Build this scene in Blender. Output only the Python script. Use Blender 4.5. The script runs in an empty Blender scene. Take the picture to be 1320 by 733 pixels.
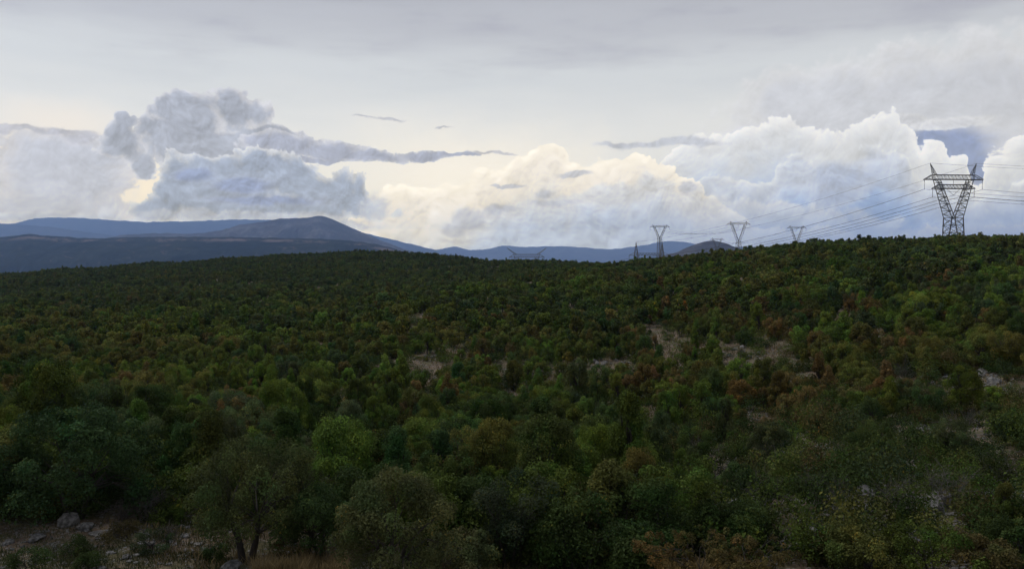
import bpy, math, random
import numpy as np
from mathutils import Vector, Matrix
S = bpy.context.scene
COL = S.collection
F = 1036.0          # focal length in photo pixels
HZ = 338.0          # photo row of the true horizon
CAMZ = 14.0         # height of the eye above the datum

# ------------------------------------------------------------------ camera
cam = bpy.data.cameras.new('camera')
cam.sensor_width = 36.0
cam.lens = 36.0 * F / 1320.0
cam.shift_y = -(366.5 - HZ) / 1320.0
cam.clip_start = 0.5
cam.clip_end = 90000.0
camo = bpy.data.objects.new('camera', cam)
COL.objects.link(camo)
camo.location = (0, 0, CAMZ)
camo.rotation_euler = (math.radians(90), 0, 0)
S.camera = camo

# ------------------------------------------------------------------ colour management
S.view_settings.view_transform = 'Standard'
S.view_settings.look = 'None'
S.view_settings.exposure = 0.0
S.view_settings.gamma = 1.0
S.cycles.volume_max_steps = 64
S.cycles.use_denoising = True
S.cycles.max_bounces = 5
S.cycles.diffuse_bounces = 3
S.cycles.transparent_max_bounces = 6
S.cycles.volume_bounces = 1

SUN_EL, SUN_AZ = math.radians(52), math.radians(-60)     # azimuth from +Y, clockwise positive

def lin(c):
    c = c / 255.0
    return c / 12.92 if c <= 0.04045 else ((c + 0.055) / 1.055) ** 2.4
def rgb(r, g, b):
    return (lin(r), lin(g), lin(b), 1.0)

# ------------------------------------------------------------------ node mini language
class E:
    """A node socket that can be added, multiplied and so on."""
    def __init__(s, nt, sock): s.nt, s.s = nt, sock
    def _b(s, o, op): return fm(s.nt, op, s, o)
    def __add__(s, o): return s._b(o, 'ADD')
    __radd__ = __add__
    def __mul__(s, o): return s._b(o, 'MULTIPLY')
    __rmul__ = __mul__
    def __sub__(s, o): return s._b(o, 'SUBTRACT')
    def __rsub__(s, o): return fm(s.nt, 'SUBTRACT', o, s)
    def __truediv__(s, o): return s._b(o, 'DIVIDE')
def put(nt, inp, v):
    if isinstance(v, E): nt.links.new(v.s, inp)
    else: inp.default_value = v
def fm(nt, op, a, b=None, c=None, clamp=False):
    n = nt.nodes.new('ShaderNodeMath'); n.operation = op; n.use_clamp = clamp
    put(nt, n.inputs[0], a)
    if b is not None: put(nt, n.inputs[1], b)
    if c is not None: put(nt, n.inputs[2], c)
    return E(nt, n.outputs[0])
def vm(nt, op, a, b=None, scale=None):
    n = nt.nodes.new('ShaderNodeVectorMath'); n.operation = op
    put(nt, n.inputs[0], a)
    if b is not None: put(nt, n.inputs[1], b)
    if scale is not None: put(nt, n.inputs['Scale'], scale)
    return E(nt, n.outputs['Value' if op in ('LENGTH', 'DOT_PRODUCT') else 'Vector'])
def step(nt, x, a, b, smooth=True):
    n = nt.nodes.new('ShaderNodeMapRange'); n.interpolation_type = 'SMOOTHSTEP' if smooth else 'LINEAR'
    n.clamp = True
    put(nt, n.inputs['Value'], x); put(nt, n.inputs['From Min'], a); put(nt, n.inputs['From Max'], b)
    return E(nt, n.outputs['Result'])
def mix(nt, f, a, b, mode='MIX'):
    n = nt.nodes.new('ShaderNodeMix'); n.data_type = 'RGBA'; n.blend_type = mode; n.clamp_factor = True
    put(nt, n.inputs[0], f); put(nt, n.inputs[6], a); put(nt, n.inputs[7], b)
    return E(nt, n.outputs[2])
def ramp(nt, x, stops, interp='LINEAR'):
    n = nt.nodes.new('ShaderNodeValToRGB'); n.color_ramp.interpolation = interp
    el = n.color_ramp.elements
    while len(el) > 1: el.remove(el[-1])
    el[0].position, el[0].color = stops[0]
    for p, c in stops[1:]:
        e = el.new(p); e.color = c
    put(nt, n.inputs[0], x)
    return E(nt, n.outputs['Color'])
def noise(nt, vec, scale, detail=3, rough=0.5, color=False, dist=0.0):
    n = nt.nodes.new('ShaderNodeTexNoise')
    put(nt, n.inputs['Vector'], vec)
    n.inputs['Scale'].default_value = scale; n.inputs['Detail'].default_value = detail
    n.inputs['Roughness'].default_value = rough; n.inputs['Distortion'].default_value = dist
    return E(nt, n.outputs['Color' if color else 'Fac'])
def voro(nt, vec, scale, detail=0, rough=0.5):
    n = nt.nodes.new('ShaderNodeTexVoronoi'); n.feature = 'F1'
    put(nt, n.inputs['Vector'], vec)
    n.inputs['Scale'].default_value = scale; n.inputs['Detail'].default_value = detail
    n.inputs['Roughness'].default_value = rough
    try: n.normalize = True
    except Exception: pass
    return E(nt, n.outputs['Distance'])
def curve(nt, x, pts):
    """piecewise smooth y(x): returns value in the units of pts"""
    xs = [p[0] for p in pts]; ys = [p[1] for p in pts]
    x0, x1, y0, y1 = min(xs), max(xs), min(ys) - 1, max(ys) + 1
    n = nt.nodes.new('ShaderNodeFloatCurve')
    c = n.mapping.curves[0]
    n.mapping.extend = 'HORIZONTAL'
    P = [((a - x0) / (x1 - x0), (b - y0) / (y1 - y0)) for a, b in pts]
    while len(c.points) < len(P): c.points.new(0.5, 0.5)
    for q, (a, b) in zip(c.points, P):
        q.location = (a, b); q.handle_type = 'AUTO'
    n.mapping.update()
    put(nt, n.inputs['Value'], (x - x0) / (x1 - x0))
    return E(nt, n.outputs[0]) * (y1 - y0) + y0

def UV(px, py):      # photo pixel -> azimuth and elevation, both in units of 1/F radian
    a = math.atan((px - 660) / F)
    return a * F, math.atan((HZ - py) / F * math.cos(a)) * F

# ------------------------------------------------------------------ world: daylight sky under layers of cloud
W = bpy.data.worlds.new('World'); S.world = W; W.use_nodes = True
nt = W.node_tree; nt.nodes.clear()
out = nt.nodes.new('ShaderNodeOutputWorld'); bg = nt.nodes.new('ShaderNodeBackground')
bg.inputs['Strength'].default_value = 0.1
nt.links.new(bg.outputs[0], out.inputs[0])
sky = nt.nodes.new('ShaderNodeTexSky'); sky.sky_type = 'NISHITA'; sky.sun_disc = False
sky.sun_elevation = SUN_EL; sky.sun_rotation = SUN_AZ
sky.air_density = 1.0; sky.dust_density = 2.0; sky.ozone_density = 1.5
tc = nt.nodes.new('ShaderNodeTexCoord')
d = vm(nt, 'NORMALIZE', E(nt, tc.outputs['Generated']))
sp = nt.nodes.new('ShaderNodeSeparateXYZ'); put(nt, sp.inputs[0], d)
dx, dy, dz = (E(nt, sp.outputs[i]) for i in range(3))
U0 = fm(nt, 'ARCTAN2', dx, dy) * F
V0 = fm(nt, 'ARCSINE', dz) * F
# billows: fractal cell distance on a gently warped direction, read twice for relief
wc = noise(nt, d, 18, 6, 0.6, color=True)
wv = vm(nt, 'SUBTRACT', wc, (0.5, 0.5, 0.5))
wc2 = noise(nt, d, 14, 2, 0.5, color=True)
dw = vm(nt, 'ADD', d, vm(nt, 'SCALE', vm(nt, 'SUBTRACT', wc2, (0.5, 0.5, 0.5)), scale=0.05))
B1 = voro(nt, dw, 24, 2.0, 0.5)
B2 = voro(nt, dw, 74, 2.0, 0.6)
B1s = voro(nt, vm(nt, 'ADD', dw, (-0.004, 0.0, 0.010)), 24, 2.0, 0.5)
B2s = voro(nt, vm(nt, 'ADD', dw, (-0.0015, 0.0, 0.0035)), 74, 2.0, 0.6)
puff = (0.36 - B1) * 3.2 + (0.36 - B2) * 1.3                       # rounded lobes, large at cell centres
emb = fm(nt, 'MAXIMUM', fm(nt, 'MINIMUM', (B1s - B1) * 6.0 + (B2s - B2) * 5.0, 1.3), -1.3)
fb = noise(nt, d, 16, 7, 0.6) - 0.5    # soft cloud texture
fine = noise(nt, d, 48, 7, 0.66) - 0.5
dl = vm(nt, 'MULTIPLY', d, (1.0, 1.0, 5.5))
st = noise(nt, dl, 5.0, 5, 0.55) - 0.5   # flat streaks
sw = nt.nodes.new('ShaderNodeSeparateXYZ'); put(nt, sw.inputs[0], wv)
U = U0 + E(nt, sw.outputs[0]) * 34
V = V0 + E(nt, sw.outputs[2]) * 30

def uvpts(pts):
    return sorted([UV(*p) for p in pts])
def cv(c, k=10.0):
    return (lin(c[0]) * k, lin(c[1]) * k, lin(c[2]) * k, 1.0)
def bank(C, top, amp, rim, body, base, soft=3.0, rimd=10, based=70, alpha=1.0, relief=0.16, bottom=None, left=None, right=None):
    """one bank of cumulus: billowing top edge, bright rim, body, darker base"""
    t = curve(nt, U, uvpts(top)) + puff * amp - V     # depth below the top, in pixels
    a = step(nt, t, 0.0, soft) * alpha
    if bottom is not None:
        a = a * step(nt, V + fb * 40, bottom[1], bottom[0])
    if left is not None:
        a = a * step(nt, U + fb * 40, UV(left[0], HZ)[0], UV(left[1], HZ)[0])
    if right is not None:
        a = a * step(nt, U + fb * 40, UV(right[1], HZ)[0], UV(right[0], HZ)[0])
    k = t + fb * 40
    col = mix(nt, step(nt, k, 0, rimd), cv(rim), cv(body))
    col = mix(nt, step(nt, k, rimd, based), col, cv(base))
    sh = emb * relief + fb * 0.42 + fine * 0.12 + 1.0
    col = vm(nt, 'SCALE', col, scale=sh)
    return mix(nt, a, C, col)
def ell(px, py, rx, ry):
    c = UV(px, py)
    ax = (U - c[0]) * (1.0 / rx); ay = (V - c[1]) * (1.0 / ry)
    return 1.0 - fm(nt, 'SQRT', ax * ax + ay * ay)
def union(fs, k=0.25):
    r = fs[0]
    for f in fs[1:]: r = fm(nt, 'SMOOTH_MAX', r, f, k)
    return r
def blob(C, es, amp, lite, dark, soft=0.12, alpha=1.0, relief=0.16, thr=0.0, fin=0.3, dk=0.75):
    f = union([ell(*e) for e in es]) + puff * amp + fine * fin
    a = step(nt, f, thr, thr + soft) * alpha
    col = mix(nt, step(nt, f + fb * 0.9, thr, thr + dk), cv(lite), cv(dark))
    col = vm(nt, 'SCALE', col, scale=emb * relief + fb * 0.45 + fine * 0.2 + 1.0)
    return mix(nt, a, C, col)

k10 = lambda r, g, b: cv((r, g, b))
# high overcast sheet: vertical run of greys, darker overhead, blue-grey towards the horizon
g = step(nt, V0 + st * 70, -20.0, 420.0, smooth=False)
sheet = ramp(nt, g, [(0.0, rgb(180, 194, 218)), (0.12, rgb(205, 210, 221)), (0.27, rgb(228, 228, 226)), (0.42, rgb(224, 225, 226)),
                     (0.58, rgb(210, 214, 219)), (0.72, rgb(188, 191, 200)), (0.86, rgb(168, 171, 182)), (1.0, rgb(154, 158, 171))], 'EASE')
sheet = vm(nt, 'SCALE', sheet, scale=10.0)
C = mix(nt, 0.97, E(nt, sky.outputs[0]), sheet)
# darker streaks high up, a little more to the right
C = mix(nt, step(nt, st + fb * 0.3, 0.0, 0.22) * step(nt, V0, 190, 330) * 0.55, C, k10(165, 167, 184))
# blue-grey lower sky on the right
C = mix(nt, step(nt, U0, UV(760, HZ)[0], UV(1150, HZ)[0]) * step(nt, V0 + fb * 50, 150, 20) * 0.9, C, k10(128, 152, 200))
# warm light between the clouds, centre and left
def glow(C, px, py, rx, ry, col, a):
    return mix(nt, step(nt, ell(px, py, rx, ry) + fb * 0.5, 0.0, 1.0) * a, C, k10(*col))
C = glow(C, 600, 225, 300, 95, (248, 241, 230), 0.9)
C = glow(C, 75, 160, 110, 40, (240, 232, 224), 0.8)
C = glow(C, 190, 240, 90, 60, (248, 236, 218), 1.0)
C = glow(C, 15, 200, 40, 40, (250, 240, 226), 1.0)
C = glow(C, 350, 190, 70, 40, (240, 236, 230), 0.9)
# broad soft cloud, upper right
C = blob(C, [(1100, 150, 170, 65), (1230, 130, 170, 75), (1010, 130, 60, 40), (1350, 130, 150, 70)], 0.3, (221, 222, 226), (201, 204, 213), soft=0.3, alpha=0.9, relief=0.05, fin=0.15)
# blue gap behind the cumulus
C = blob(C, [(1225, 194, 58, 36), (1192, 180, 34, 18), (1255, 218, 36, 30)], 0.18, (150, 163, 196), (126, 144, 184), soft=0.7, alpha=0.8, fin=0.12)
C = blob(C, [(1215, 160, 62, 9), (1165, 158, 40, 8)], 0.15, (222, 223, 226), (208, 210, 217), soft=0.4, alpha=0.85)
# right bank of cumulus
C = bank(C, [(760, 300), (830, 240), (880, 196), (905, 184), (950, 170), (985, 158), (1010, 157), (1045, 172), (1062, 176), (1090, 166), (1120, 158), (1145, 152), (1165, 160), (1180, 180), (1197, 194), (1212, 192), (1222, 205), (1240, 214), (1252, 236), (1265, 215), (1282, 196), (1300, 188), (1330, 180), (1420, 190)],
         17, (238, 238, 240), (214, 217, 223), (160, 182, 217), rimd=22, based=110, soft=2.6, relief=0.085)
C = bank(C, [(900, 262), (950, 228), (985, 232), (1005, 214), (1035, 206), (1060, 222), (1085, 216), (1098, 192), (1120, 184), (1140, 196), (1165, 200), (1180, 222), (1205, 240), (1230, 262), (1300, 240), (1400, 235)],
         16, (222, 225, 231), (196, 203, 218), (150, 174, 214), rimd=16, based=80, soft=4, alpha=0.85)
C = blob(C, [(1085, 228, 44, 26), (1075, 250, 36, 18)], 0.2, (196, 203, 219), (168, 181, 208), soft=0.5, alpha=0.8, fin=0.1)
# creamy central bank
C = bank(C, [(400, 330), (440, 292), (480, 255), (520, 244), (560, 240), (600, 234), (622, 218), (650, 220), (668, 204), (690, 195), (712, 190), (726, 198), (735, 214), (770, 208), (810, 203), (832, 204), (852, 218), (880, 232), (930, 262), (980, 300)],
         16, (254, 246, 233), (238, 231, 223), (198, 204, 216), rimd=28, based=100, soft=1.8, alpha=0.88, relief=0.12)
C = bank(C, [(560, 330), (600, 286), (640, 262), (700, 246), (760, 240), (810, 236), (850, 232), (890, 240), (950, 254), (1000, 262), (1100, 270), (1200, 290)],
         18, (216, 216, 219), (200, 205, 216), (174, 189, 216), rimd=20, based=60, soft=12, alpha=0.75)
# low blue veil under the right bank
C = mix(nt, step(nt, U0, UV(720, HZ)[0], UV(1120, HZ)[0]) * step(nt, V0 + fb * 40 + puff * 8, 92, 28) * 0.75, C, k10(138, 163, 208))
# small shaded puffs and streaks
C = blob(C, [(860, 186, 95, 7), (800, 185, 40, 5)], 0.25, (212, 214, 221), (190, 195, 208), soft=0.5, alpha=0.85)
C = blob(C, [(606, 282, 28, 20), (640, 272, 34, 9), (585, 296, 20, 12)], 0.35, (200, 203, 214), (181, 187, 204), soft=0.5, alpha=0.75)
C = blob(C, [(740, 224, 26, 6), (700, 250, 18, 9), (655, 240, 26, 3.5), (712, 262, 50, 6), (890, 244, 16, 9)], 0.3, (208, 208, 216), (188, 193, 207), soft=0.5, alpha=0.8)
C = blob(C, [(500, 155.5, 26, 2.2), (478, 153, 26, 1.4), (572, 166, 14, 1.6), (632, 197, 40, 2.5)], 0.4, (205, 204, 209), (176, 178, 190), soft=0.8, alpha=0.8, fin=0.2)
# left: light grey mass with holes, thin streak
C = blob(C, [(60, 228, 60, 48), (110, 240, 52, 45), (70, 200, 55, 24), (-70, 240, 70, 60), (60, 270, 120, 24), (-160, 250, 120, 60), (130, 205, 40, 26)], 0.35, (214, 213, 218), (194, 198, 211), soft=0.2, relief=0.10, fin=0.7)
C = blob(C, [(30, 170, 50, 4.5), (90, 171, 34, 4), (106, 178, 22, 9), (-50, 168, 60, 5)], 0.4, (204, 203, 210), (184, 186, 198), soft=0.6, alpha=0.85)
# left: the dark broken cumulus
C = blob(C, [(252, 150, 46, 27), (308, 146, 34, 24), (222, 140, 26, 16), (238, 180, 52, 26), (282, 188, 44, 24), (163, 160, 11, 12), (158, 186, 24, 22), (182, 212, 14, 14), (350, 172, 40, 8), (205, 168, 24, 16)],
         0.65, (210, 211, 219), (172, 178, 193), soft=0.12, relief=0.17, thr=0.06, fin=0.85, dk=0.4)
C = blob(C, [(370, 186, 56, 15), (420, 194, 52, 11), (470, 202, 60, 6.5), (545, 200, 44, 6), (590, 199, 40, 2.6), (400, 206, 60, 4)],
         0.4, (202, 204, 214), (172, 178, 197), soft=0.14, relief=0.16, thr=0.04, fin=0.85, dk=0.5)
C = blob(C, [(345, 214, 30, 18), (300, 236, 72, 34), (372, 230, 50, 27), (420, 246, 50, 25), (452, 260, 34, 20), (340, 266, 145, 20), (228, 240, 24, 34), (205, 270, 40, 16)],
         0.6, (214, 216, 222), (162, 173, 194), soft=0.11, relief=0.18, thr=0.08, fin=0.85, dk=0.5)
C = blob(C, [(312, 238, 46, 13), (345, 258, 90, 9), (250, 226, 34, 10)], 0.2, (184, 191, 210), (148, 162, 196), soft=0.7, alpha=0.8, fin=0.1)
C = blob(C, [(486, 268, 22, 22), (300, 278, 160, 9), (60, 282, 150, 8), (430, 290, 80, 10)], 0.3, (208, 210, 219), (190, 197, 213), soft=0.6, alpha=0.8, fin=0.1)
# the sky beyond the air: what the haze in front of it will take away and scatter in is allowed for along each slant path
AIR = (1.3, 2.3, 4.8)
tau = fm(nt, 'DIVIDE', 0.086, fm(nt, 'MAXIMUM', fm(nt, 'ABSOLUTE', dz), 0.040))
C = vm(nt, 'ADD', vm(nt, 'SCALE', vm(nt, 'SUBTRACT', C, AIR), scale=fm(nt, 'EXPONENT', tau)), AIR)
C = vm(nt, 'MAXIMUM', C, (0.3, 0.3, 0.3))
nt.links.new(C.s, bg.inputs[0])
W.cycles.sampling_method = 'MANUAL'
W.cycles.sample_map_resolution = 1024

# ------------------------------------------------------------------ weak sun behind the cloud
sl = bpy.data.lights.new('sun', 'SUN'); sl.energy = 1.3; sl.angle = math.radians(25); sl.color = (1.0, 0.95, 0.88)
so = bpy.data.objects.new('sun', sl); COL.objects.link(so)
sd = Vector((math.sin(SUN_AZ) * math.cos(SUN_EL), math.cos(SUN_AZ) * math.cos(SUN_EL), math.sin(SUN_EL)))
so.rotation_euler = sd.to_track_quat('Z', 'Y').to_euler()
so.location = sd * 60 + Vector((0, 0, CAMZ))
# ------------------------------------------------------------------ helpers for objects
rng = random.Random(7)
nr = np.random.default_rng(11)
def tag(o, label=None, cat=None, group=None, kind=None):
    if label: o['label'] = label
    if cat: o['category'] = cat
    if group: o['group'] = group
    if kind: o['kind'] = kind
    return o
def link(name, data, parent=None, loc=None, rot=None, scale=None):
    o = bpy.data.objects.new(name, data); COL.objects.link(o)
    if parent is not None: o.parent = parent
    if loc is not None: o.location = loc
    if rot is not None: o.rotation_euler = rot
    if scale is not None: o.scale = scale
    return o
def mesh_np(name, V, Fq, mat=None, smooth=True):
    """mesh from an (n,3) array and an (m,k) array of face corners"""
    V = np.ascontiguousarray(V, np.float32); Fq = np.ascontiguousarray(Fq, np.int32)
    me = bpy.data.meshes.new(name)
    m, k = Fq.shape
    me.vertices.add(len(V)); me.vertices.foreach_set('co', V.ravel())
    me.loops.add(m * k); me.loops.foreach_set('vertex_index', Fq.ravel())
    me.polygons.add(m)
    me.polygons.foreach_set('loop_start', np.arange(0, m * k, k, dtype=np.int32))
    me.polygons.foreach_set('use_smooth', np.full(m, smooth))
    me.update(calc_edges=True); me.validate()
    if mat: me.materials.append(mat)
    return me
def material(name):
    m = bpy.data.materials.new(name); m.use_nodes = True
    nt = m.node_tree; b = nt.nodes['Principled BSDF']
    b.inputs['Roughness'].default_value = 0.85
    b.inputs['Specular IOR Level'].default_value = 0.2
    return m, nt, b
def objpos(nt):
    return E(nt, nt.nodes.new('ShaderNodeTexCoord').outputs['Object'])
def attr(nt, name, typ='GEOMETRY', outp='Color'):
    n = nt.nodes.new('ShaderNodeAttribute'); n.attribute_name = name; n.attribute_type = typ
    return E(nt, n.outputs[outp])
def bump(nt, b, h, strength, dist):
    n = nt.nodes.new('ShaderNodeBump'); n.inputs['Strength'].default_value = strength
    n.inputs['Distance'].default_value = dist
    put(nt, n.inputs['Height'], h); nt.links.new(n.outputs[0], b.inputs['Normal'])

def vnoise(x, y, seed=0):
    """smooth value noise in -1..1"""
    xi = np.floor(x).astype(np.int64); yi = np.floor(y).astype(np.int64)
    fx = x - xi; fy = y - yi
    fx = fx * fx * (3 - 2 * fx); fy = fy * fy * (3 - 2 * fy)
    def h(a, b):
        n = (a * 374761393 + b * 668265263 + seed * 1442695041) & 0x7fffffff
        n = ((n ^ (n >> 13)) * 1274126177) & 0x7fffffff
        return ((n ^ (n >> 16)) & 0xffff) / 32767.5 - 1
    return (h(xi, yi) * (1 - fx) + h(xi + 1, yi) * fx) * (1 - fy) + (h(xi, yi + 1) * (1 - fx) + h(xi + 1, yi + 1) * fx) * fy
def fbm(x, y, oct=4, seed=0, gain=0.5):
    s = 0; a = 1.0
    for o in range(oct):
        s = s + a * vnoise(x * 2 ** o + 17.3 * o, y * 2 ** o - 9.1 * o, seed + o); a *= gain
    return s

# ------------------------------------------------------------------ lie of the land: canopy height below the eye along bearings
TAB = {
 -500: [(28,-10.7),(60,-11),(100,-13),(200,-17),(400,-23),(650,-25),(900,-50),(1800,-150)],
 0:    [(28,-10.7),(45,-10.9),(60,-11.3),(100,-12.3),(200,-12.9),(400,-13),(650,-8.8),(780,-14),(950,-45),(1800,-150)],
 220:  [(28,-10.7),(60,-11.8),(100,-12.7),(200,-13),(400,-10),(560,-4.5),(700,.7),(820,-3),(1000,-30),(1800,-140)],
 440:  [(28,-10.7),(60,-12),(100,-13.2),(160,-13.5),(250,-12.5),(400,-7.5),(600,2.5),(800,12),(950,9),(1150,-20),(1800,-120)],
 560:  [(28,-10.7),(60,-12.3),(100,-13),(160,-10),(210,-7),(300,-9.5),(450,-4),(620,5),(700,8),(850,2),(1300,-60),(1800,-110)],
 700:  [(28,-10.7),(60,-12.5),(100,-13.5),(160,-10.5),(230,-4.5),(280,-3.6),(350,-6),(450,-1.5),(560,3),(660,-12),(800,-22),(1300,-20),(1800,-60)],
 800:  [(28,-10.7),(60,-12.5),(100,-13),(160,-9.5),(230,-3),(300,-1.5),(400,-.8),(480,.2),(560,-6),(680,-16),(1300,-1),(1800,-20)],
 870:  [(28,-10.7),(60,-12.3),(100,-12),(160,-8),(230,-2.8),(300,.4),(380,2.2),(450,0),(640,-12),(1300,-2),(1800,-5)],
 950:  [(28,-10.7),(60,-12),(100,-10.5),(160,-6),(230,.3),(300,3.9),(360,5.6),(450,2),(640,-5),(1080,5),(1300,0),(1800,0)],
 1050: [(28,-10.7),(60,-11.5),(100,-9),(160,-3),(230,4),(300,8.2),(360,10.2),(450,7),(640,0),(1300,5),(1800,-20)],
 1320: [(28,-10.7),(45,-10.6),(60,-10),(100,-5),(150,.5),(220,6.5),(300,9.2),(420,12.8),(600,4),(1300,0),(1800,-60)],
 1800: [(28,-10.7),(60,-9),(100,-3),(150,3),(220,9),(300,13),(420,17),(600,8),(1300,0),(1800,-80)],
}
_px = np.array(sorted(TAB), float)
_ly = np.linspace(math.log(28), math.log(4000), 260)
_T = np.array([np.interp(_ly, [math.log(p[0]) for p in TAB[int(k)] + [(3200, -150), (4000, -150)]], [p[1] for p in TAB[int(k)] + [(3200, -150), (4000, -150)]]) for k in _px])
_gx = np.linspace(-500, 1800, 231)
_T = np.array([np.interp(_gx, _px, _T[:, j]) for j in range(len(_ly))]).T
def _sm(A, n, ax):
    k = np.hanning(2 * n + 3)[1:-1]; k /= k.sum()
    A = np.moveaxis(A, ax, 0)
    P = np.concatenate([np.repeat(A[:1], n, 0), A, np.repeat(A[-1:], n, 0)])
    R = sum(w * P[i:i + len(A)] for i, w in enumerate(k))
    return np.moveaxis(R, 0, ax)
_T = _sm(_sm(_T, 7, 0), 5, 1)
def ground(X, Y, rough=True):
    """height of the bare ground above the datum"""
    X = np.asarray(X, float); Y = np.asarray(Y, float)
    R = np.hypot(X, Y)
    Yc = np.maximum(Y, 28.0)
    u = np.clip(X / Yc * F + 660, -499, 1799)
    Yd = np.where(np.abs(X) > Yc * 1.05, np.maximum(R * 0.69, 28), Yc)
    fy = np.clip((np.log(Yd) - _ly[0]) / (_ly[1] - _ly[0]), 0, len(_ly) - 1.001)
    fx = np.clip((u + 500) / 10.0, 0, 229.999)
    ix = fx.astype(int); iy = fy.astype(int); ax = fx - ix; ay = fy - iy
    z = (_T[ix, iy] * (1 - ax) + _T[ix + 1, iy] * ax) * (1 - ay) + (_T[ix, iy + 1] * (1 - ax) + _T[ix + 1, iy + 1] * ax) * ay
    z = z - 3.0 * np.clip((Yd - 35) / 50, 0, 1)
    near = -1.7 - (10.7 - 1.7) * np.clip(Y / 28.0, 0, 1)
    back = np.clip((-Y) / 60, 0, 1) * 1.5
    w = np.clip((28.0 - Y) / 1.0, 0, 1)
    z = np.where(Y < 28, near + back, z)
    if rough:
        k = np.clip((R - 12) / 20, 0, 1)
        z = z + k * (0.35 * fbm(X / 9, Y / 9, 4, 3) + np.clip(R / 300, 0.0, 3) * 1.0 * fbm(X / 55, Y / 55, 3, 8))
        z = z + k * 0.10 * np.clip(60 / np.maximum(R, 1), 0, 1) * fbm(X / 1.1, Y / 1.1, 3, 21)
        z = z + np.clip((R - 2500) / 4000, 0, 1) * 25 * fbm(X / 1500, Y / 1500, 3, 5)
    return z + CAMZ
_ys = np.exp(np.linspace(math.log(20), math.log(3000), 900))
def at(px, py, canopy=0.0):
    """the point of the ground seen at a photo pixel"""
    xs = (px - 660) / F * _ys
    z = ground(xs, _ys) + canopy - CAMZ
    row = HZ - z / _ys * F
    hit = np.nonzero(row <= py)[0]
    i = hit[0] if len(hit) else len(_ys) - 1
    y = _ys[i]
    if i > 0 and row[i - 1] > py:
        t = (row[i - 1] - py) / (row[i - 1] - row[i]); y = _ys[i - 1] + t * (_ys[i] - _ys[i - 1])
    x = (px - 660) / F * y
    return Vector((x, y, float(ground(x, y))))
def pix(X, Y, Z):
    return X / Y * F + 660, HZ - (Z - CAMZ) / Y * F

# bare openings in the scrub: photo pixel centre, half width, half height of the opening as seen
OPEN = [(945,450,30,14),(1000,478,30,12),(850,425,22,9),(540,458,40,10),(655,468,30,8),(590,445,18,8),(720,478,26,6),(775,467,40,6),
        (405,515,22,14),(480,578,22,14),(905,590,26,24),(1295,352,16,6),(1160,480,30,14),(1225,485,30,16),(1190,545,26,16),(1285,480,30,16),
        (1275,600,26,24),(1090,655,44,30),(1205,655,30,34),(1310,640,30,30),(940,640,50,34),(1170,600,22,16),(1000,560,20,12),(125,412,7,3),(335,452,7,4),
        (560,480,22,8),(640,345,10,2),(985,440,14,10),(230,690,60,30),(860,690,26,24)]
_r = random.Random(31)
for _ in range(26):
    OPEN.append((_r.uniform(330, 1320), _r.uniform(365, 560), _r.uniform(8, 20), _r.uniform(3, 8)))
for _ in range(9):
    OPEN.append((_r.uniform(890, 1320), _r.uniform(560, 725), _r.uniform(8, 18), _r.uniform(6, 14)))
OPENW = []
for (px, py, rx, ry) in OPEN:
    c = at(px, py, 0.8 if py < 560 else 0.3)
    f_ = at(px, py - ry, 0.8 if py < 560 else 0.3)
    b_ = max(1.5, min(abs(f_.y - c.y), 20.0))
    if c.y > 55: c.y -= 3.0; b_ = b_ + 3.8
    else: b_ = b_ * 0.8 + 1.2; rx = rx * 0.85 + 4
    OPENW.append((c.x, c.y, rx / F * c.y * 1.12 + 0.6, b_))
def openness(X, Y):
    m = np.zeros_like(np.asarray(X, float))
    for (cx, cy, a, b) in OPENW:
        q = ((X - cx) / a) ** 2 + ((Y - cy) / b) ** 2 + 0.95 * fbm(X / 2.6, Y / 2.6, 3, 90)
        m = np.maximum(m, np.clip(1.35 - q, 0, 1))
    # the clearing at the foot of the picture, left
    px, py = X / np.maximum(Y, 20) * F + 660, None
    cl = np.clip((34.6 + 0.9 * np.sin(X * 0.7) - Y) / 1.2, 0, 1) * np.clip((415 - px) / 60, 0, 1)
    return np.maximum(m, cl)

# ------------------------------------------------------------------ ground sheet to the horizon
def ground_mat():
    m, nt, b = material('ground_rock_soil')
    p = objpos(nt)
    n1 = noise(nt, p, 0.35, 6, 0.65); n2 = noise(nt, p, 2.3, 5, 0.7); n3 = noise(nt, p, 9.0, 4, 0.7); n4 = noise(nt, p, 0.9, 6, 0.75)
    op = attr(nt, 'open', outp='Fac')
    soil = mix(nt, step(nt, n4 * 0.6 + n3 * 0.4, 0.42, 0.58), (0.10, 0.072, 0.048, 1), (0.235, 0.175, 0.118, 1))
    grass = mix(nt, step(nt, n3, 0.35, 0.7), (0.06, 0.062, 0.028, 1), (0.16, 0.135, 0.068, 1))
    stone = mix(nt, step(nt, n3, 0.3, 0.7), (0.13, 0.13, 0.13, 1), (0.30, 0.29, 0.28, 1))
    c = mix(nt, step(nt, n1, 0.42, 0.58), soil, grass)
    c = mix(nt, step(nt, n2 + n3 * 0.5, 0.82, 0.86) * 0.7, c, stone)
    far = attr(nt, 'far', outp='Fac')
    c = mix(nt, far, c, mix(nt, n1, (0.03, 0.042, 0.02, 1), (0.05, 0.055, 0.03, 1)))
    put(nt, b.inputs['Base Color'], c)
    bump(nt, b, n3 * 0.6 + n2, 0.7, 0.12)
    return m
MG = ground_mat()
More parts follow.
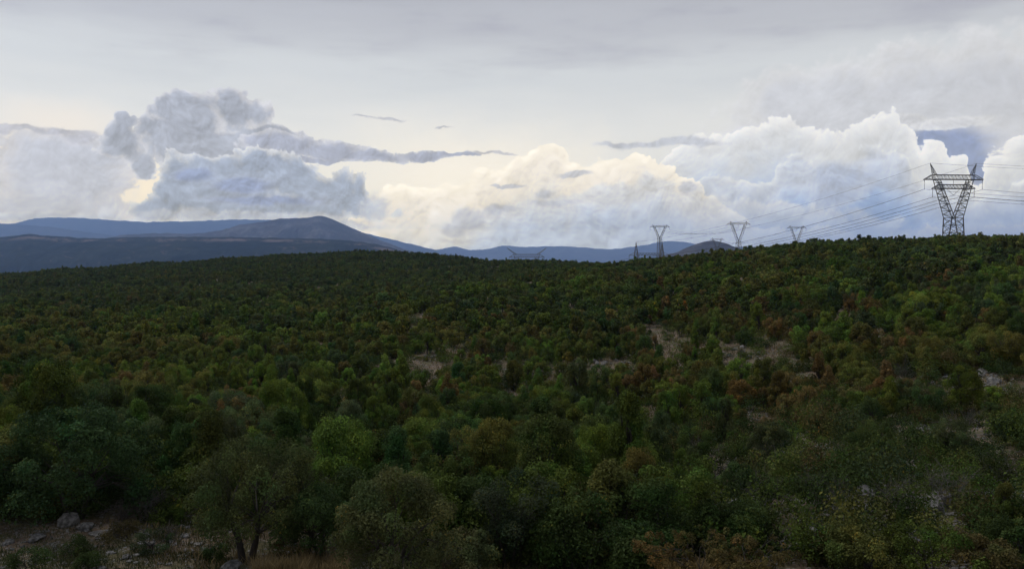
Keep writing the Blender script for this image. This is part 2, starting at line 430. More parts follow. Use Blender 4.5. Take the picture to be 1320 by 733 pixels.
def build_ground():
    a = np.concatenate([np.linspace(-180, -44, 46)[:-1], np.linspace(-44, 44, 300), np.linspace(44, 180, 46)[1:]])
    a[0] = -180; a[-1] = 180
    r = np.concatenate([[0.0], np.exp(np.linspace(math.log(3), math.log(34500), 500))])
    A, R = np.meshgrid(np.radians(a), r)
    X = np.sin(A) * R; Y = np.cos(A) * R
    Z = ground(X, Y)
    n = len(a); m_ = len(r)
    V = np.stack([X, Y, Z], -1).reshape(-1, 3)
    i, j = np.meshgrid(np.arange(m_ - 1), np.arange(n - 1), indexing='ij')
    q = (i * n + j).ravel()
    Fq = np.stack([q, q + 1, q + n + 1, q + n], 1)[:, ::-1]
    me = mesh_np('ground', V, Fq, MG)
    at_ = me.attributes.new('open', 'FLOAT', 'POINT'); at_.data.foreach_set('value', openness(V[:, 0], V[:, 1]).astype(np.float32))
    at_ = me.attributes.new('far', 'FLOAT', 'POINT'); at_.data.foreach_set('value', np.clip((np.hypot(V[:, 0], V[:, 1]) - 900) / 800, 0, 1).astype(np.float32))
    o = link('ground', me); tag(o, kind='structure')
build_ground()

# ------------------------------------------------------------------ distant mountains, each a relief of its own
def mountain_mat(name, lo, hi, rock, rk=0.62, strata=0.0):
    m, nt, b = material(name)
    b.inputs['Specular IOR Level'].default_value = 0.0
    p = objpos(nt)
    n1 = noise(nt, p, 0.0022, 8, 0.62); n2 = noise(nt, p, 0.012, 6, 0.6)
    c = mix(nt, step(nt, n1, 0.4, 0.62), lo, hi)
    c = mix(nt, step(nt, n2 * 0.6 + n1 * 0.4, rk - 0.06, rk + 0.05), c, rock)
    if strata:
        s = attr(nt, 'cliff', outp='Fac')
        c = mix(nt, s * step(nt, noise(nt, p, 0.004, 5, 0.75), 0.45, 0.58), c, (0.22, 0.17, 0.15, 1))
    put(nt, b.inputs['Base Color'], c)
    return m
def mountain(prof, D, mat, name, width=1.0, rough=1.0, seed=0, bulge=0.5, cliff=None, base=-150.0):
    px = np.linspace(prof[0][0], prof[-1][0], 420)
    py = np.interp(px, [p[0] for p in prof], [p[1] for p in prof])
    k = np.hanning(9); k /= k.sum()
    pp = np.concatenate([np.repeat(py[:1], 4), py, np.repeat(py[-1:], 4)])
    py = np.convolve(pp, k, 'valid') + 0.5 * fbm(px / 9, px * 0 + seed, 4, seed)
    az = np.arctan((px - 660) / F)
    top = (HZ - py) / F * D
    T = np.linspace(-1, 0.7, 110)
    V = []
    # T = 0 is the crest; -1 the foot on this side
    P_, T_ = np.meshgrid(np.arange(len(px)), T)
    X0 = (px[P_] - 660) / F
    Yc = D + T_ * width * D * 0.28
    f = np.where(T_ < 0, (1 + T_) ** (1.0 / (0.6 + bulge)), (1 - T_ / 0.7) ** 1.3)
    f = np.clip(f, 0, 1)
    H = base + (top[P_] - base) * f
    ridge = 1 - np.abs(fbm(X0 * D / (0.05 * D), T_ * 1.6 + seed, 5, seed + 4, 0.55))
    env = np.clip(1 - f, 0, 1) * np.clip(f * 3, 0, 1) * np.clip(np.abs(T_) * 9, 0, 1)
    H = H + (ridge - 0.75) * env * np.maximum(top[P_] - base, 30) * 0.62 * rough
    if cliff is not None:
        cl = np.clip(1 - np.abs(f - cliff) / 0.05, 0, 1)
    V = np.stack([X0 * D * (1 + T_ * 0.05), Yc, H + CAMZ], -1).reshape(-1, 3)
    n = len(px); m_ = len(T)
    i, j = np.meshgrid(np.arange(m_ - 1), np.arange(n - 1), indexing='ij')
    q = (i * n + j).ravel()
    me = mesh_np(name, V, np.stack([q, q + 1, q + n + 1, q + n], 1), mat)
    if cliff is not None:
        at_ = me.attributes.new('cliff', 'FLOAT', 'POINT'); at_.data.foreach_set('value', cl.ravel().astype(np.float32))
    o = link(name, me); tag(o, kind='structure')
    return o
m_wood = mountain_mat('wooded_slope', (0.012, 0.018, 0.012, 1), (0.026, 0.032, 0.020, 1), (0.11, 0.09, 0.075, 1), strata=1.0)
m_bare = mountain_mat('bare_slope', (0.06, 0.052, 0.042, 1), (0.10, 0.085, 0.07, 1), (0.16, 0.145, 0.13, 1), rk=0.56)
m_pale = mountain_mat('pale_limestone_slope', (0.13, 0.12, 0.11, 1), (0.2, 0.185, 0.17, 1), (0.26, 0.24, 0.22, 1))
m_far = mountain_mat('far_slope', (0.05, 0.055, 0.05, 1), (0.09, 0.085, 0.08, 1), (0.14, 0.13, 0.12, 1))
mountain([(-700,292),(-400,300),(-200,302),(0,306),(22,304),(40,300.5),(52,304),(80,305),(110,307.5),(140,307),(170,305),(300,305.5),(380,307),(430,308.5),(470,312),(500,318),(530,327),(560,338),(640,352)], 6300, m_wood, 'wooded_plateau_hill', 0.55, 0.8, 3, 1.1, cliff=0.93)
mountain([(60,335),(110,318),(140,306),(165,302),(200,300.5),(250,301),(285,297),(310,289),(340,286),(360,282),(388,281),(401,280),(412,277.6),(422,280),(436,285.5),(450,291.5),(470,300.5),(492,310),(520,321),(545,327.5),(580,335),(640,350)], 11500, m_bare, 'bare_mountain', 0.5, 0.8, 9, 0.9)
mountain([(-700,300),(-300,285),(-60,287),(0,288),(40,290),(80,294),(120,300),(160,306),(240,312),(330,330)], 19000, m_far, 'mountain_spur', 0.4, 0.8, 15, 0.8)
mountain([(-700,280),(-400,284),(-100,289),(0,290),(20,287),(42,282),(70,280),(110,281),(150,284),(190,286),(240,285),(300,283),(350,283),(400,287),(450,296),(520,312),(600,332)], 25200, m_far, 'far_mountain_range', 0.3, 0.7, 22, 0.8)
mountain([(480,345),(520,332),(540,326),(556,323),(572,320),(584,317),(596,320),(608,322.5),(625,321),(642,318),(652,316),(664,318),(690,318),(720,316.5),(755,319),(790,321),(830,316),(858,310),(885,312),(905,316),(960,318),(1060,320),(1200,316),(1320,312),(1500,312),(1800,320)], 30000, m_pale, 'distant_mountain_range', 0.25, 0.6, 31, 0.8)
mountain([(820,345),(860,328),(872,325),(885,319),(897,314.5),(908,311),(918,310),(928,311),(940,315),(956,321),(985,330),(1030,342)], 6500, m_bare, 'bare_hill', 0.35, 0.5, 41, 0.9)

# ------------------------------------------------------------------ the air: one closed box of thin blue haze
def haze():
    m = bpy.data.materials.new('haze'); m.use_nodes = True
    nt = m.node_tree; nt.nodes.clear()
    o_ = nt.nodes.new('ShaderNodeOutputMaterial'); v = nt.nodes.new('ShaderNodeVolumePrincipled')
    v.inputs['Color'].default_value = (0.38, 0.57, 1.0, 1)
    v.inputs['Density'].default_value = 6.0e-5
    v.inputs['Anisotropy'].default_value = 0.7
    nt.links.new(v.outputs[0], o_.inputs['Volume'])
    h = 35000.0
    top = 1480.0 + CAMZ; bot = -260.0
    V = [(x, y, z) for z in (bot, top) for x, y in ((-h, -h), (h, -h), (h, h), (-h, h))]
    Fq = [(0, 3, 2, 1), (4, 5, 6, 7), (0, 1, 5, 4), (1, 2, 6, 5), (2, 3, 7, 6), (3, 0, 4, 7)]
    me = bpy.data.meshes.new('haze'); me.from_pydata(V, [], Fq); me.materials.append(m)
    o = link('haze', me); tag(o, 'thin blue haze over the whole landscape', 'haze', kind='stuff')
haze()
# ------------------------------------------------------------------ foliage
KINDS = {   # tint (linear), words
 'mid':    ((0.076, 0.108, 0.020), 'mid green'),
 'dark':   ((0.042, 0.066, 0.017), 'dark green'),
 'bright': ((0.094, 0.142, 0.026), 'bright green'),
 'olive':  ((0.098, 0.108, 0.028), 'olive green'),
 'greyish':  ((0.056, 0.080, 0.034), 'grey-green'),
 'rust':   ((0.118, 0.088, 0.034), 'rusty brown'),
 'brown':  ((0.100, 0.084, 0.030), 'brownish green'),
 'bluish': ((0.050, 0.090, 0.028), 'bluish green'),
}
def leaf_mat(name, single):
    m, nt, b = material(name)
    if single:
        t = E(nt, nt.nodes.new('ShaderNodeObjectInfo').outputs['Color'])
    else:
        t = attr(nt, 'tint', 'INSTANCER')
    sh = attr(nt, 'shade', outp='Fac')
    p = objpos(nt)
    n = noise(nt, p, 1.6, 3, 0.6)
    k = (0.62 + n * 0.76) * sh
    c = vm(nt, 'SCALE', t, scale=k)
    # autumn leaves gather in parts of a crown, warm crowns keep some green
    pw = noise(nt, vm(nt, 'ADD', p, vm(nt, 'SCALE', E(nt, nt.nodes.new('ShaderNodeObjectInfo').outputs['Location']), scale=0.37)), 0.55, 2, 0.5)
    c = mix(nt, step(nt, pw, 0.56, 0.66) * 0.55, c, vm(nt, 'MULTIPLY', c, (1.22, 1.0, 0.8)))
    c = mix(nt, step(nt, pw, 0.46, 0.36) * 0.6, c, vm(nt, 'MULTIPLY', c, (0.66, 1.06, 0.9)))
    # a few leaves turn
    c = mix(nt, step(nt, sh, 1.60, 1.66), c, vm(nt, 'MULTIPLY', c, (1.5, 1.05, 0.7)))
    put(nt, b.inputs['Base Color'], c)
    b.inputs['Roughness'].default_value = 0.7
    b.inputs['Specular IOR Level'].default_value = 0.10
    tr = nt.nodes.new('ShaderNodeBsdfTranslucent'); put(nt, tr.inputs[0], c)
    mx = nt.nodes.new('ShaderNodeMixShader'); mx.inputs[0].default_value = 0.25
    o = [q for q in nt.nodes if q.type == 'OUTPUT_MATERIAL'][0]
    nt.links.new(b.outputs[0], mx.inputs[1]); nt.links.new(tr.outputs[0], mx.inputs[2])
    nt.links.new(mx.outputs[0], o.inputs['Surface'])
    return m
ML1 = leaf_mat('leaf', True); MLI = leaf_mat('leaf_of_scrub', False)
def bark_mat():
    m, nt, b = material('bark')
    p = objpos(nt)
    n = noise(nt, vm(nt, 'MULTIPLY', p, (6, 6, 1.5)), 3.0, 4, 0.65)
    put(nt, b.inputs['Base Color'], mix(nt, n, (0.018, 0.015, 0.012, 1), (0.085, 0.075, 0.065, 1)))
    bump(nt, b, n, 0.6, 0.02)
    return m
MB_ = bark_mat()
def greywood_mat():
    m, nt, b = material('dead_wood')
    n = noise(nt, objpos(nt), 5.0, 4, 0.65)
    put(nt, b.inputs['Base Color'], mix(nt, n, (0.06, 0.053, 0.046, 1), (0.17, 0.155, 0.14, 1)))
    return m
MDW = greywood_mat()

def tubes(paths, sides=5):
    """paths: list of (list of points, list of radii) -> verts, quads"""
    V, Fq = [], []
    for pts, rad in paths:
        base = sum(len(v) for v in V)
        P = np.array(pts, float); n = len(P)
        T = np.gradient(P, axis=0); T /= np.linalg.norm(T, axis=1)[:, None] + 1e-9
        up = np.where(np.abs(T[:, 2:3]) > 0.9, [[1.0, 0, 0]], [[0, 0, 1.0]])
        A = np.cross(T, up); A /= np.linalg.norm(A, axis=1)[:, None] + 1e-9
        B = np.cross(T, A)
        th = np.arange(sides) * 2 * np.pi / sides
        ring = P[:, None] + np.array(rad)[:, None, None] * (np.cos(th)[None, :, None] * A[:, None] + np.sin(th)[None, :, None] * B[:, None])
        V.append(ring.reshape(-1, 3))
        for i in range(n - 1):
            for k in range(sides):
                k2 = (k + 1) % sides
                Fq.append((base + i * sides + k, base + i * sides + k2, base + (i + 1) * sides + k2, base + (i + 1) * sides + k))
    return np.concatenate(V), np.array(Fq)

def unit(v): return v / (np.linalg.norm(v, axis=-1, keepdims=True) + 1e-9)
def leaves(r, C_, R_, n, size, up=0.35, aspect=0.55):
    """n leaf blades in shells about clump centres C_ with radii R_; returns verts, quads, shade"""
    w = R_ ** 2; w = w / w.sum()
    idx = r.choice(len(C_), n, p=w)
    d = unit(r.normal(size=(n, 3)))
    d[:, 2] = np.where(r.random(n) < 0.55, np.abs(d[:, 2]), d[:, 2])
    rad = R_[idx] * (0.55 + 0.5 * r.random(n) ** 0.6) * np.where(r.random(n) < 0.08, 1.25, 1)
    pos = C_[idx] + d * rad[:, None] * np.array([1, 1, 1.1])
    nrm = unit(d + r.normal(size=(n, 3)) * 0.55 + np.array([0, 0, up]))
    t = unit(np.cross(nrm, unit(r.normal(size=(n, 3)))))
    bnm = np.cross(nrm, t)
    L = size * (0.45 + 1.1 * r.random(n) ** 1.6)[:, None]
    W_ = L * aspect
    v0 = pos - t * L * 0.5; v2 = pos + t * L * 0.5
    fold = nrm * L * 0.12
    v1 = pos + bnm * W_ * 0.5 + fold; v3 = pos - bnm * W_ * 0.5 + fold
    V = np.stack([v0, v1, v2, v3], 1).reshape(-1, 3)
    clump = 0.55 + 0.85 * r.random(len(C_))
    sh = (clump[idx] * (0.75 + 0.5 * r.random(n))).repeat(4)
    return V, np.arange(4 * n).reshape(-1, 4), sh
def leaf_mesh(name, V, Fq, sh, mat):
    me = mesh_np(name, V, Fq, mat, smooth=False)
    a = me.attributes.new('shade', 'FLOAT', 'POINT'); a.data.foreach_set('value', sh.astype(np.float32))
    return me

def skeleton(r, H, R, stems, nclump, spread=1.0, low=0.18, form='round'):
    """limb paths and clump centres of a small tree of height H, crown radius R"""
    # crown envelope: lumpy, wider than deep, uneven outline
    C_ = []
    lob = [(r.uniform(0, 6.28), r.uniform(0.7, 1.15), r.uniform(-0.15, 0.2)) for _ in range(r.integers(4, 8))]
    for _ in range(nclump):
        th = r.uniform(0, 2 * np.pi)
        k = 0.78
        for a, s, zz in lob:
            k = max(k * 0.999, s * max(0, np.cos(th - a)) ** 2 * 1.05 + 0.25)
        k = min(k, 1.15)
        e = r.random() ** 0.8
        zf = low + (1 - low) * e
        if form == 'round': env = np.sqrt(max(0.02, 1 - ((zf - 0.45) / 0.60) ** 2))
        elif form == 'flat': env = np.sqrt(max(0.02, 1 - ((zf - 0.62) / 0.45) ** 2)) if zf > 0.3 else 0.35
        elif form == 'cone': env = 0.15 + 0.9 * (1 - zf) ** 0.8
        else: env = 0.35 + 0.75 * zf
        rr = R * env * k * (0.45 + 0.55 * r.random() ** 0.5)
        C_.append((np.cos(th) * rr, np.sin(th) * rr, H * zf * (0.93 + 0.1 * r.random())))
    C_ = np.array(C_)
    paths = []
    forks = []
    for s in range(stems):
        th = s * 2 * np.pi / stems + r.uniform(-0.6, 0.6)
        lean = r.uniform(0.08, 0.22) * (stems > 1) + 0.03
        hgt = H * r.uniform(0.30, 0.42)
        p0 = np.array([np.cos(th), np.sin(th), 0]) * 0.05 * stems
        p3 = np.array([np.cos(th) * lean * H, np.sin(th) * lean * H, hgt])
        mid = (p0 + p3) / 2 + r.normal(size=3) * 0.06
        rad = 0.035 * H / max(1, stems) ** 0.5 + 0.015
        p0 = p0 - np.array([0, 0, 0.25])
        paths.append(([p0, mid, p3], [rad * 1.35, rad, rad * 0.8]))
        forks.append((p3, rad * 0.7))
    sel = r.permutation(len(C_))[:min(len(C_), 26)]
    for i in sel:
        f, rad = min(forks, key=lambda q: np.linalg.norm(q[0][:2] - C_[i][:2]) + r.random() * 0.3)
        c = C_[i]
        m = f * 0.5 + c * 0.5 + r.normal(size=3) * 0.12 + np.array([0, 0, 0.06 * H])
        if c[2] < f[2]: f = f * np.array([1, 1, 0.7])
        paths.append(([f, f * 0.72 + m * 0.28 + r.normal(size=3) * 0.03, m, c], [rad * 0.62, rad * 0.45, rad * 0.28, 0.008]))
        for q in range(2):
            e = c + r.normal(size=3) * 0.25 * R * 0.5
            paths.append(([m, (m + e) / 2 + r.normal(size=3) * 0.05, e], [rad * 0.22, rad * 0.14, 0.005]))
    return paths, C_
def make_tree(seed, H, R, stems, nclump, crad, nleaf, lsize, form='round', low=0.18, sparse=False):
    r = np.random.default_rng(seed)
    paths, C_ = skeleton(r, H, R, stems, nclump, low=low, form=form)
    R_ = crad * (0.65 + 0.7 * r.random(len(C_)))
    V, Fq, sh = leaves(r, C_, R_, nleaf, lsize, aspect=0.5 if sparse else 0.6)
    keep = V[:, 2].reshape(-1, 4).min(1) > 0.03
    V = V.reshape(-1, 4, 3)[keep].reshape(-1, 3); sh = sh.reshape(-1, 4)[keep].ravel(); Fq = np.arange(len(V)).reshape(-1, 4)
    return (V, Fq, sh), tubes(paths, 5)

# near prototypes: crown and trunk meshes (unit: metres, about 3.6 m tall)
NEAR = []
for i, (H, R, st_, nc, cr, fo, lo) in enumerate([(3.6,1.6,2,70,.36,'round',.12),(3.4,1.9,3,84,.36,'round',.10),(4.1,1.4,1,64,.34,'round',.16),
                                              (3.3,1.7,2,60,.38,'vase',.12),(4.3,1.25,1,60,.32,'cone',.08),(3.1,2.0,3,84,.33,'flat',.12),(3.8,1.5,2,56,.42,'round',.08)]):
    (V, Fq, sh), (TV, TF) = make_tree(100 + i, H, R, st_, nc, cr, 21000, 0.098, fo, lo)
    NEAR.append((leaf_mesh('crown_near', V, Fq, sh, ML1), mesh_np('trunk_near', TV, TF, MB_), H, R))
MIDP, FARP = [], []
def proto_collection(name, specs, nleaf, lsize, seed):
    c = bpy.data.collections.new(name); 
    for i, (H, R, st_, nc, cr, fo, lo) in enumerate(specs):
        (V, Fq, sh), (TV, TF) = make_tree(seed + i, H, R, st_, nc, cr, nleaf, lsize, fo, lo)
        if nleaf > 1500:
            me = mesh_np('scrub_tree', np.concatenate([V, TV]), np.concatenate([Fq, TF + len(V)]), MLI, smooth=False)
            me.materials.append(MB_)
            mi = np.zeros(len(Fq) + len(TF), np.int32); mi[len(Fq):] = 1
            me.polygons.foreach_set('material_index', mi)
            sh = np.concatenate([sh, np.ones(len(TV))])
        else:
            me = mesh_np('scrub_tree', V, Fq, MLI, smooth=False)
        a = me.attributes.new('shade', 'FLOAT', 'POINT'); a.data.foreach_set('value', sh.astype(np.float32))
        o = bpy.data.objects.new('%s_%02d' % (name, i), me); c.objects.link(o)
    return c
SP = [(3.6,1.6,2,52,.42,'round',.12),(3.3,1.9,3,56,.42,'round',.10),(4.1,1.35,1,46,.38,'round',.16),(3.3,1.7,2,44,.44,'vase',.12),(4.3,1.2,1,44,.36,'cone',.08),(3.1,2.0,3,54,.38,'flat',.12)]
CM = proto_collection('scrub_mid', SP, 9000, 0.155, 200)
CF = proto_collection('scrub_far', SP, 1900, 0.34, 300)
LOWS = [(0.9,0.8,1,14,.28,'round',.05),(0.7,1.0,1,18,.24,'round',.05),(1.3,0.8,1,16,.32,'round',.05),(0.5,0.7,1,12,.2,'round',.05)]
CL = proto_collection('scrub_low', LOWS, 900, 0.09, 400)

def gn_scatter(name, pts, scale, rot, idx, tint, coll, label, cat):
    """one object: points that carry the instances of a collection"""
    me = bpy.data.meshes.new(name)
    me.vertices.add(len(pts)); me.vertices.foreach_set('co', np.ascontiguousarray(pts, np.float32).ravel())
    def A(n, t, v):
        a = me.attributes.new(n, t, 'POINT')
        a.data.foreach_set('vector' if t == 'FLOAT_VECTOR' else 'value', np.ascontiguousarray(v, np.int32 if t == 'INT' else np.float32).ravel())
    A('sc', 'FLOAT_VECTOR', scale); A('ro', 'FLOAT_VECTOR', rot); A('ix', 'INT', idx); A('tint', 'FLOAT_VECTOR', tint)
    o = link(name, me)
    ng = bpy.data.node_groups.new(name, 'GeometryNodeTree')
    ng.interface.new_socket('Geometry', in_out='INPUT', socket_type='NodeSocketGeometry')
    ng.interface.new_socket('Geometry', in_out='OUTPUT', socket_type='NodeSocketGeometry')
    N, L = ng.nodes, ng.links
    gi = N.new('NodeGroupInput'); go = N.new('NodeGroupOutput')
    ci = N.new('GeometryNodeCollectionInfo'); ci.inputs['Collection'].default_value = coll
    ci.inputs['Separate Children'].default_value = True; ci.inputs['Reset Children'].default_value = True
    ip = N.new('GeometryNodeInstanceOnPoints'); ip.inputs['Pick Instance'].default_value = True
    def na(n, t):
        q = N.new('GeometryNodeInputNamedAttribute'); q.data_type = t; q.inputs['Name'].default_value = n; return q.outputs['Attribute']
    L.new(gi.outputs[0], ip.inputs['Points']); L.new(ci.outputs[0], ip.inputs['Instance'])
    L.new(na('ix', 'INT'), ip.inputs['Instance Index']); L.new(na('sc', 'FLOAT_VECTOR'), ip.inputs['Scale'])
    L.new(na('ro', 'FLOAT_VECTOR'), ip.inputs['Rotation'])
    L.new(ip.outputs[0], go.inputs[0])
    md = o.modifiers.new('scatter', 'NODES'); md.node_group = ng
    tag(o, label, cat, kind='stuff')
    return o

# ------------------------------------------------------------------ where the scrub grows
def place():
    P = []
    # jittered polar rows: spacing grows a little with distance
    y = 29.0
    rows = []
    while y < 1000:
        sp = 2.1 + min(y, 400) / 400 * 1.3
        half = y * 0.78 + 6
        n = int(2 * half / sp)
        x = -half + (np.arange(n) + nr.random(n)) * sp
        yy = y + (nr.random(n) - 0.5) * sp * 1.0
        rows.append(np.stack([x, yy], 1)); y += sp * 0.92
    Q = np.concatenate(rows)
    # thin out in the openings
    o = openness(Q[:, 0], Q[:, 1])
    Q = Q[(o < 0.25) | (nr.random(len(Q)) < 0.02)]
    X, Y = Q[:, 0], Q[:, 1]
    pxx = X / Y * F + 660
    # the rocky slope, lower right, is thinner
    thin = np.clip((pxx - 850) / 120, 0, 1) * np.clip((66 - Y) / 14, 0, 1) * 0.42
    keep = nr.random(len(Q)) > thin + 0.09
    Q = Q[keep]
    # the foot of the picture is planted by hand up to 33 m on the left
    pxx = Q[:, 0] / Q[:, 1] * F + 660
    Q = Q[~((Q[:, 1] < 34.5) & (pxx < 1000)) & ~((Q[:, 1] < 36.5) & (pxx < 280))]
    # drop what neither this view nor one a step aside could see
    X, Y = Q[:, 0], Q[:, 1]
    z = ground(X, Y)
    vis = np.ones(len(Q), bool)
    fr = np.array([0.35, 0.5, 0.62, 0.72, 0.8, 0.86, 0.91, 0.95, 0.975])
    el = (z + 6.0 - CAMZ) / Y
    for f in fr:
        zb = ground(X * f, Y * f) + 1.5
        vis &= ~(((zb - CAMZ) / (Y * f)) > el + 0.004)
    return Q[vis], z[vis]
Q, QZ = place()
N_ = len(Q)
X, Y = Q[:, 0], Q[:, 1]
PX = X / Y * F + 660
# colour by patches: rust where the slope is dry, bright in the hollow, greyer on the far left to imitate haze
na_ = fbm(X / 14, Y / 14, 3, 50); nb_ = fbm(X / 26, Y / 26, 3, 60); nc_ = fbm(X / 7, Y / 7, 2, 70)
RUST = [(300,520,60,14),(80,495,110,14),(290,505,30,12),(540,500,50,12),(470,585,20,14),(860,440,36,16),(1010,440,50,30),(1030,490,60,26),(1195,365,22,9),(1225,352,36,8),(1070,545,18,16),(950,395,50,12),
        (1180,480,50,20),(1010,375,40,10),(675,430,24,10),(630,445,18,8),(890,520,16,16),(820,480,30,14),(1150,430,30,12),(1230,590,24,18),(40,560,20,12),(760,540,20,10),(1110,385,30,8),(955,330,24,4),(560,470,30,8),(450,505,16,8),(120,385,60,6),(640,400,30,8),(860,360,40,6),(1040,400,20,8),(1290,400,24,8),(880,500,20,14)]
QPY = HZ - (QZ + 2.5 - CAMZ) / Y * F

rust = np.zeros(N_)
for (a, b_, c_, d_) in RUST:
    rust = np.maximum(rust, np.clip(1.3 - ((PX - a) / c_) ** 2 - ((QPY - b_) / d_) ** 2, 0, 1))
u_ = nr.random(N_)
kind = np.full(N_, 'mid', dtype=object)
kind[(na_ + (u_ - .5) * 1.4 > 0.25)] = 'dark'
kind[(na_ + (u_ - .5) * 1.4 < -0.45)] = 'bright'
kind[(nb_ + (nr.random(N_) - .5) * 1.2 > 0.42)] = 'olive'
kind[(nb_ + (nr.random(N_) - .5) * 1.2 < -0.62)] = 'greyish'
kind[nr.random(N_) < 0.07] = 'bluish'
kind[nr.random(N_) < 0.035 + 0.02 * (PX > 800)] = 'brown'
kind[nr.random(N_) < 0.012] = 'rust'
kind[(rust > 0.2) & (nr.random(N_) < 0.42 * rust + 0.06)] = 'rust'
kind[(rust > 0.1) & (kind != 'rust') & (nr.random(N_) < 0.45)] = 'brown'
sel = (Y < 62) & (PX > 880) & (kind == 'bright'); kind[sel] = 'dark'
sel = (Y > 280) & (PX < 640) & np.isin(kind, ['bright', 'rust']); kind[sel] = 'mid'
sel = (Y > 260) & (PX < 640) & (nr.random(N_) < 0.4); kind[sel] = 'greyish'  # far left muted and greyed: distance haze painted into the crown tints
tint = np.array([KINDS[k][0] for k in kind])
fa_ = (np.clip((Y - 110) / 120, 0, 1) * 0.38)[:, None]
tint = tint * (1 - fa_) + fa_ * np.array([0.068, 0.088, 0.030])
tint = tint * np.array([1.5, 1.42, 1.3]) * (0.76 + 0.48 * nr.random(N_))[:, None] * (1 + (nr.random((N_, 3)) - 0.5) * [0.30, 0.14, 0.30])
scl = 0.44 + 0.58 * nr.random(N_) ** 0.85 + 0.12 * np.clip(nc_, -1, 1)
scl = np.where(nr.random(N_) < 0.08, scl * 1.3, scl)
scl = np.where(openness(X, Y) > 0.02, scl * 0.7, scl)
scl = np.where((Y > 38) & (Y < 290), scl * 0.88, scl)
scl = np.where(Y > 290, 0.25 + scl * 0.58, scl)
scl = np.where((kind == 'rust') | (kind == 'brown'), scl * 0.84, scl)
scl = np.where((Y < 64) & (PX > 880), scl * 0.74, scl)
sz = np.stack([scl * (0.82 + 0.3 * nr.random(N_)), scl * (0.82 + 0.3 * nr.random(N_)), scl * (0.86 + 0.34 * nr.random(N_))], 1)
rot = np.zeros((N_, 3)); rot[:, 2] = nr.random(N_) * 6.283; rot[:, :2] = (nr.random((N_, 2)) - .5) * 0.16

# the 270 that show largest in the picture stand as trees of their own
pyy = HZ - (QZ + 1.5 - CAMZ) / Y * F
inside = (PX > -20) & (PX < 1340) & (pyy < 760)
score = np.where(inside, 1.0 / Y * scl, 0)
order = np.argsort(-score)
IND = order[:255]
rest = np.ones(N_, bool); rest[IND] = False
mid = rest & (Y < 135); far = rest & ~mid
o1 = gn_scatter('scrub_thicket', np.stack([X, Y, QZ - 0.05], 1)[mid], sz[mid], rot[mid], nr.integers(0, 6, mid.sum()), tint[mid], CM, 'dense mixed scrub of small oaks covering the middle of the slope', 'scrub')
o2 = gn_scatter('scrub_canopy', np.stack([X, Y, QZ - 0.05], 1)[far], sz[far] * 1.04, rot[far], nr.integers(0, 6, far.sum()), tint[far], CF, 'far canopy of dark green scrub running up to the skyline', 'scrub')

# low growth in the gaps
def lows():
    n = 12000
    y = 29 + (170 - 29) * nr.random(n) ** 1.3
    x = (nr.random(n) * 2 - 1) * (y * 0.68 + 2)
    p = x / y * F + 660
    k = ~((y < 33.5) & (p < 620))
    o = openness(x, y)
    k &= (nr.random(n) < 0.75 - 0.6 * o) & ~((p > 870) & (y < 64) & (nr.random(n) < 0.25))
    x, y = x[k], y[k]; n = len(x)
    z = ground(x, y)
    ks = nr.choice(['mid', 'dark', 'olive', 'greyish', 'brown', 'rust'], n, p=[.32, .30, .2, .06, .08, .04])
    t = np.array([KINDS[q][0] for q in ks]) * (0.7 + 0.6 * nr.random(n))[:, None]
    s = (0.6 + 0.8 * nr.random(n))[:, None] * (1 + 0.3 * nr.random((n, 3)))
    r_ = np.zeros((n, 3)); r_[:, 2] = nr.random(n) * 6.28
    gn_scatter('undergrowth', np.stack([x, y, z - 0.03], 1), s, r_, nr.integers(0, 4, n), t, CL, 'low dark undergrowth filling the gaps between the small trees', 'undergrowth')
lows()
print('scrub points', N_, 'mid', int(mid.sum()), 'far', int(far.sum()))

# ------------------------------------------------------------------ trees of their own
def tree_thing(name, crown, trunk, loc, scale, rz, tint_, label, cat='tree', group=None, tilt=(0, 0)):
    r_ = link(name, None, None, loc, (tilt[0], tilt[1], rz), scale)
    tag(r_, label, cat, group)
    c = link('crown', crown, r_); c.color = (*tint_, 1)
    t = link('trunk', trunk, r_)
    return r_
TREES = []      # (object, photo column, photo row of the middle, height, kind)
for i in IND:
    m = NEAR[int(nr.integers(0, 7))]
    o = tree_thing('small_tree' if scl[i] > 0.62 else 'shrub', m[0], m[1], (X[i], Y[i], QZ[i] - 0.05), tuple(sz[i]), rot[i, 2], tuple(tint[i]), None, 'tree' if scl[i] > 0.62 else 'shrub', None, (rot[i, 0], rot[i, 1]))
    h = m[2] * sz[i][2]
    a = pix(X[i], Y[i], QZ[i] + h * 0.6)
    TREES.append([o, a[0], a[1], h, kind[i], Y[i]])

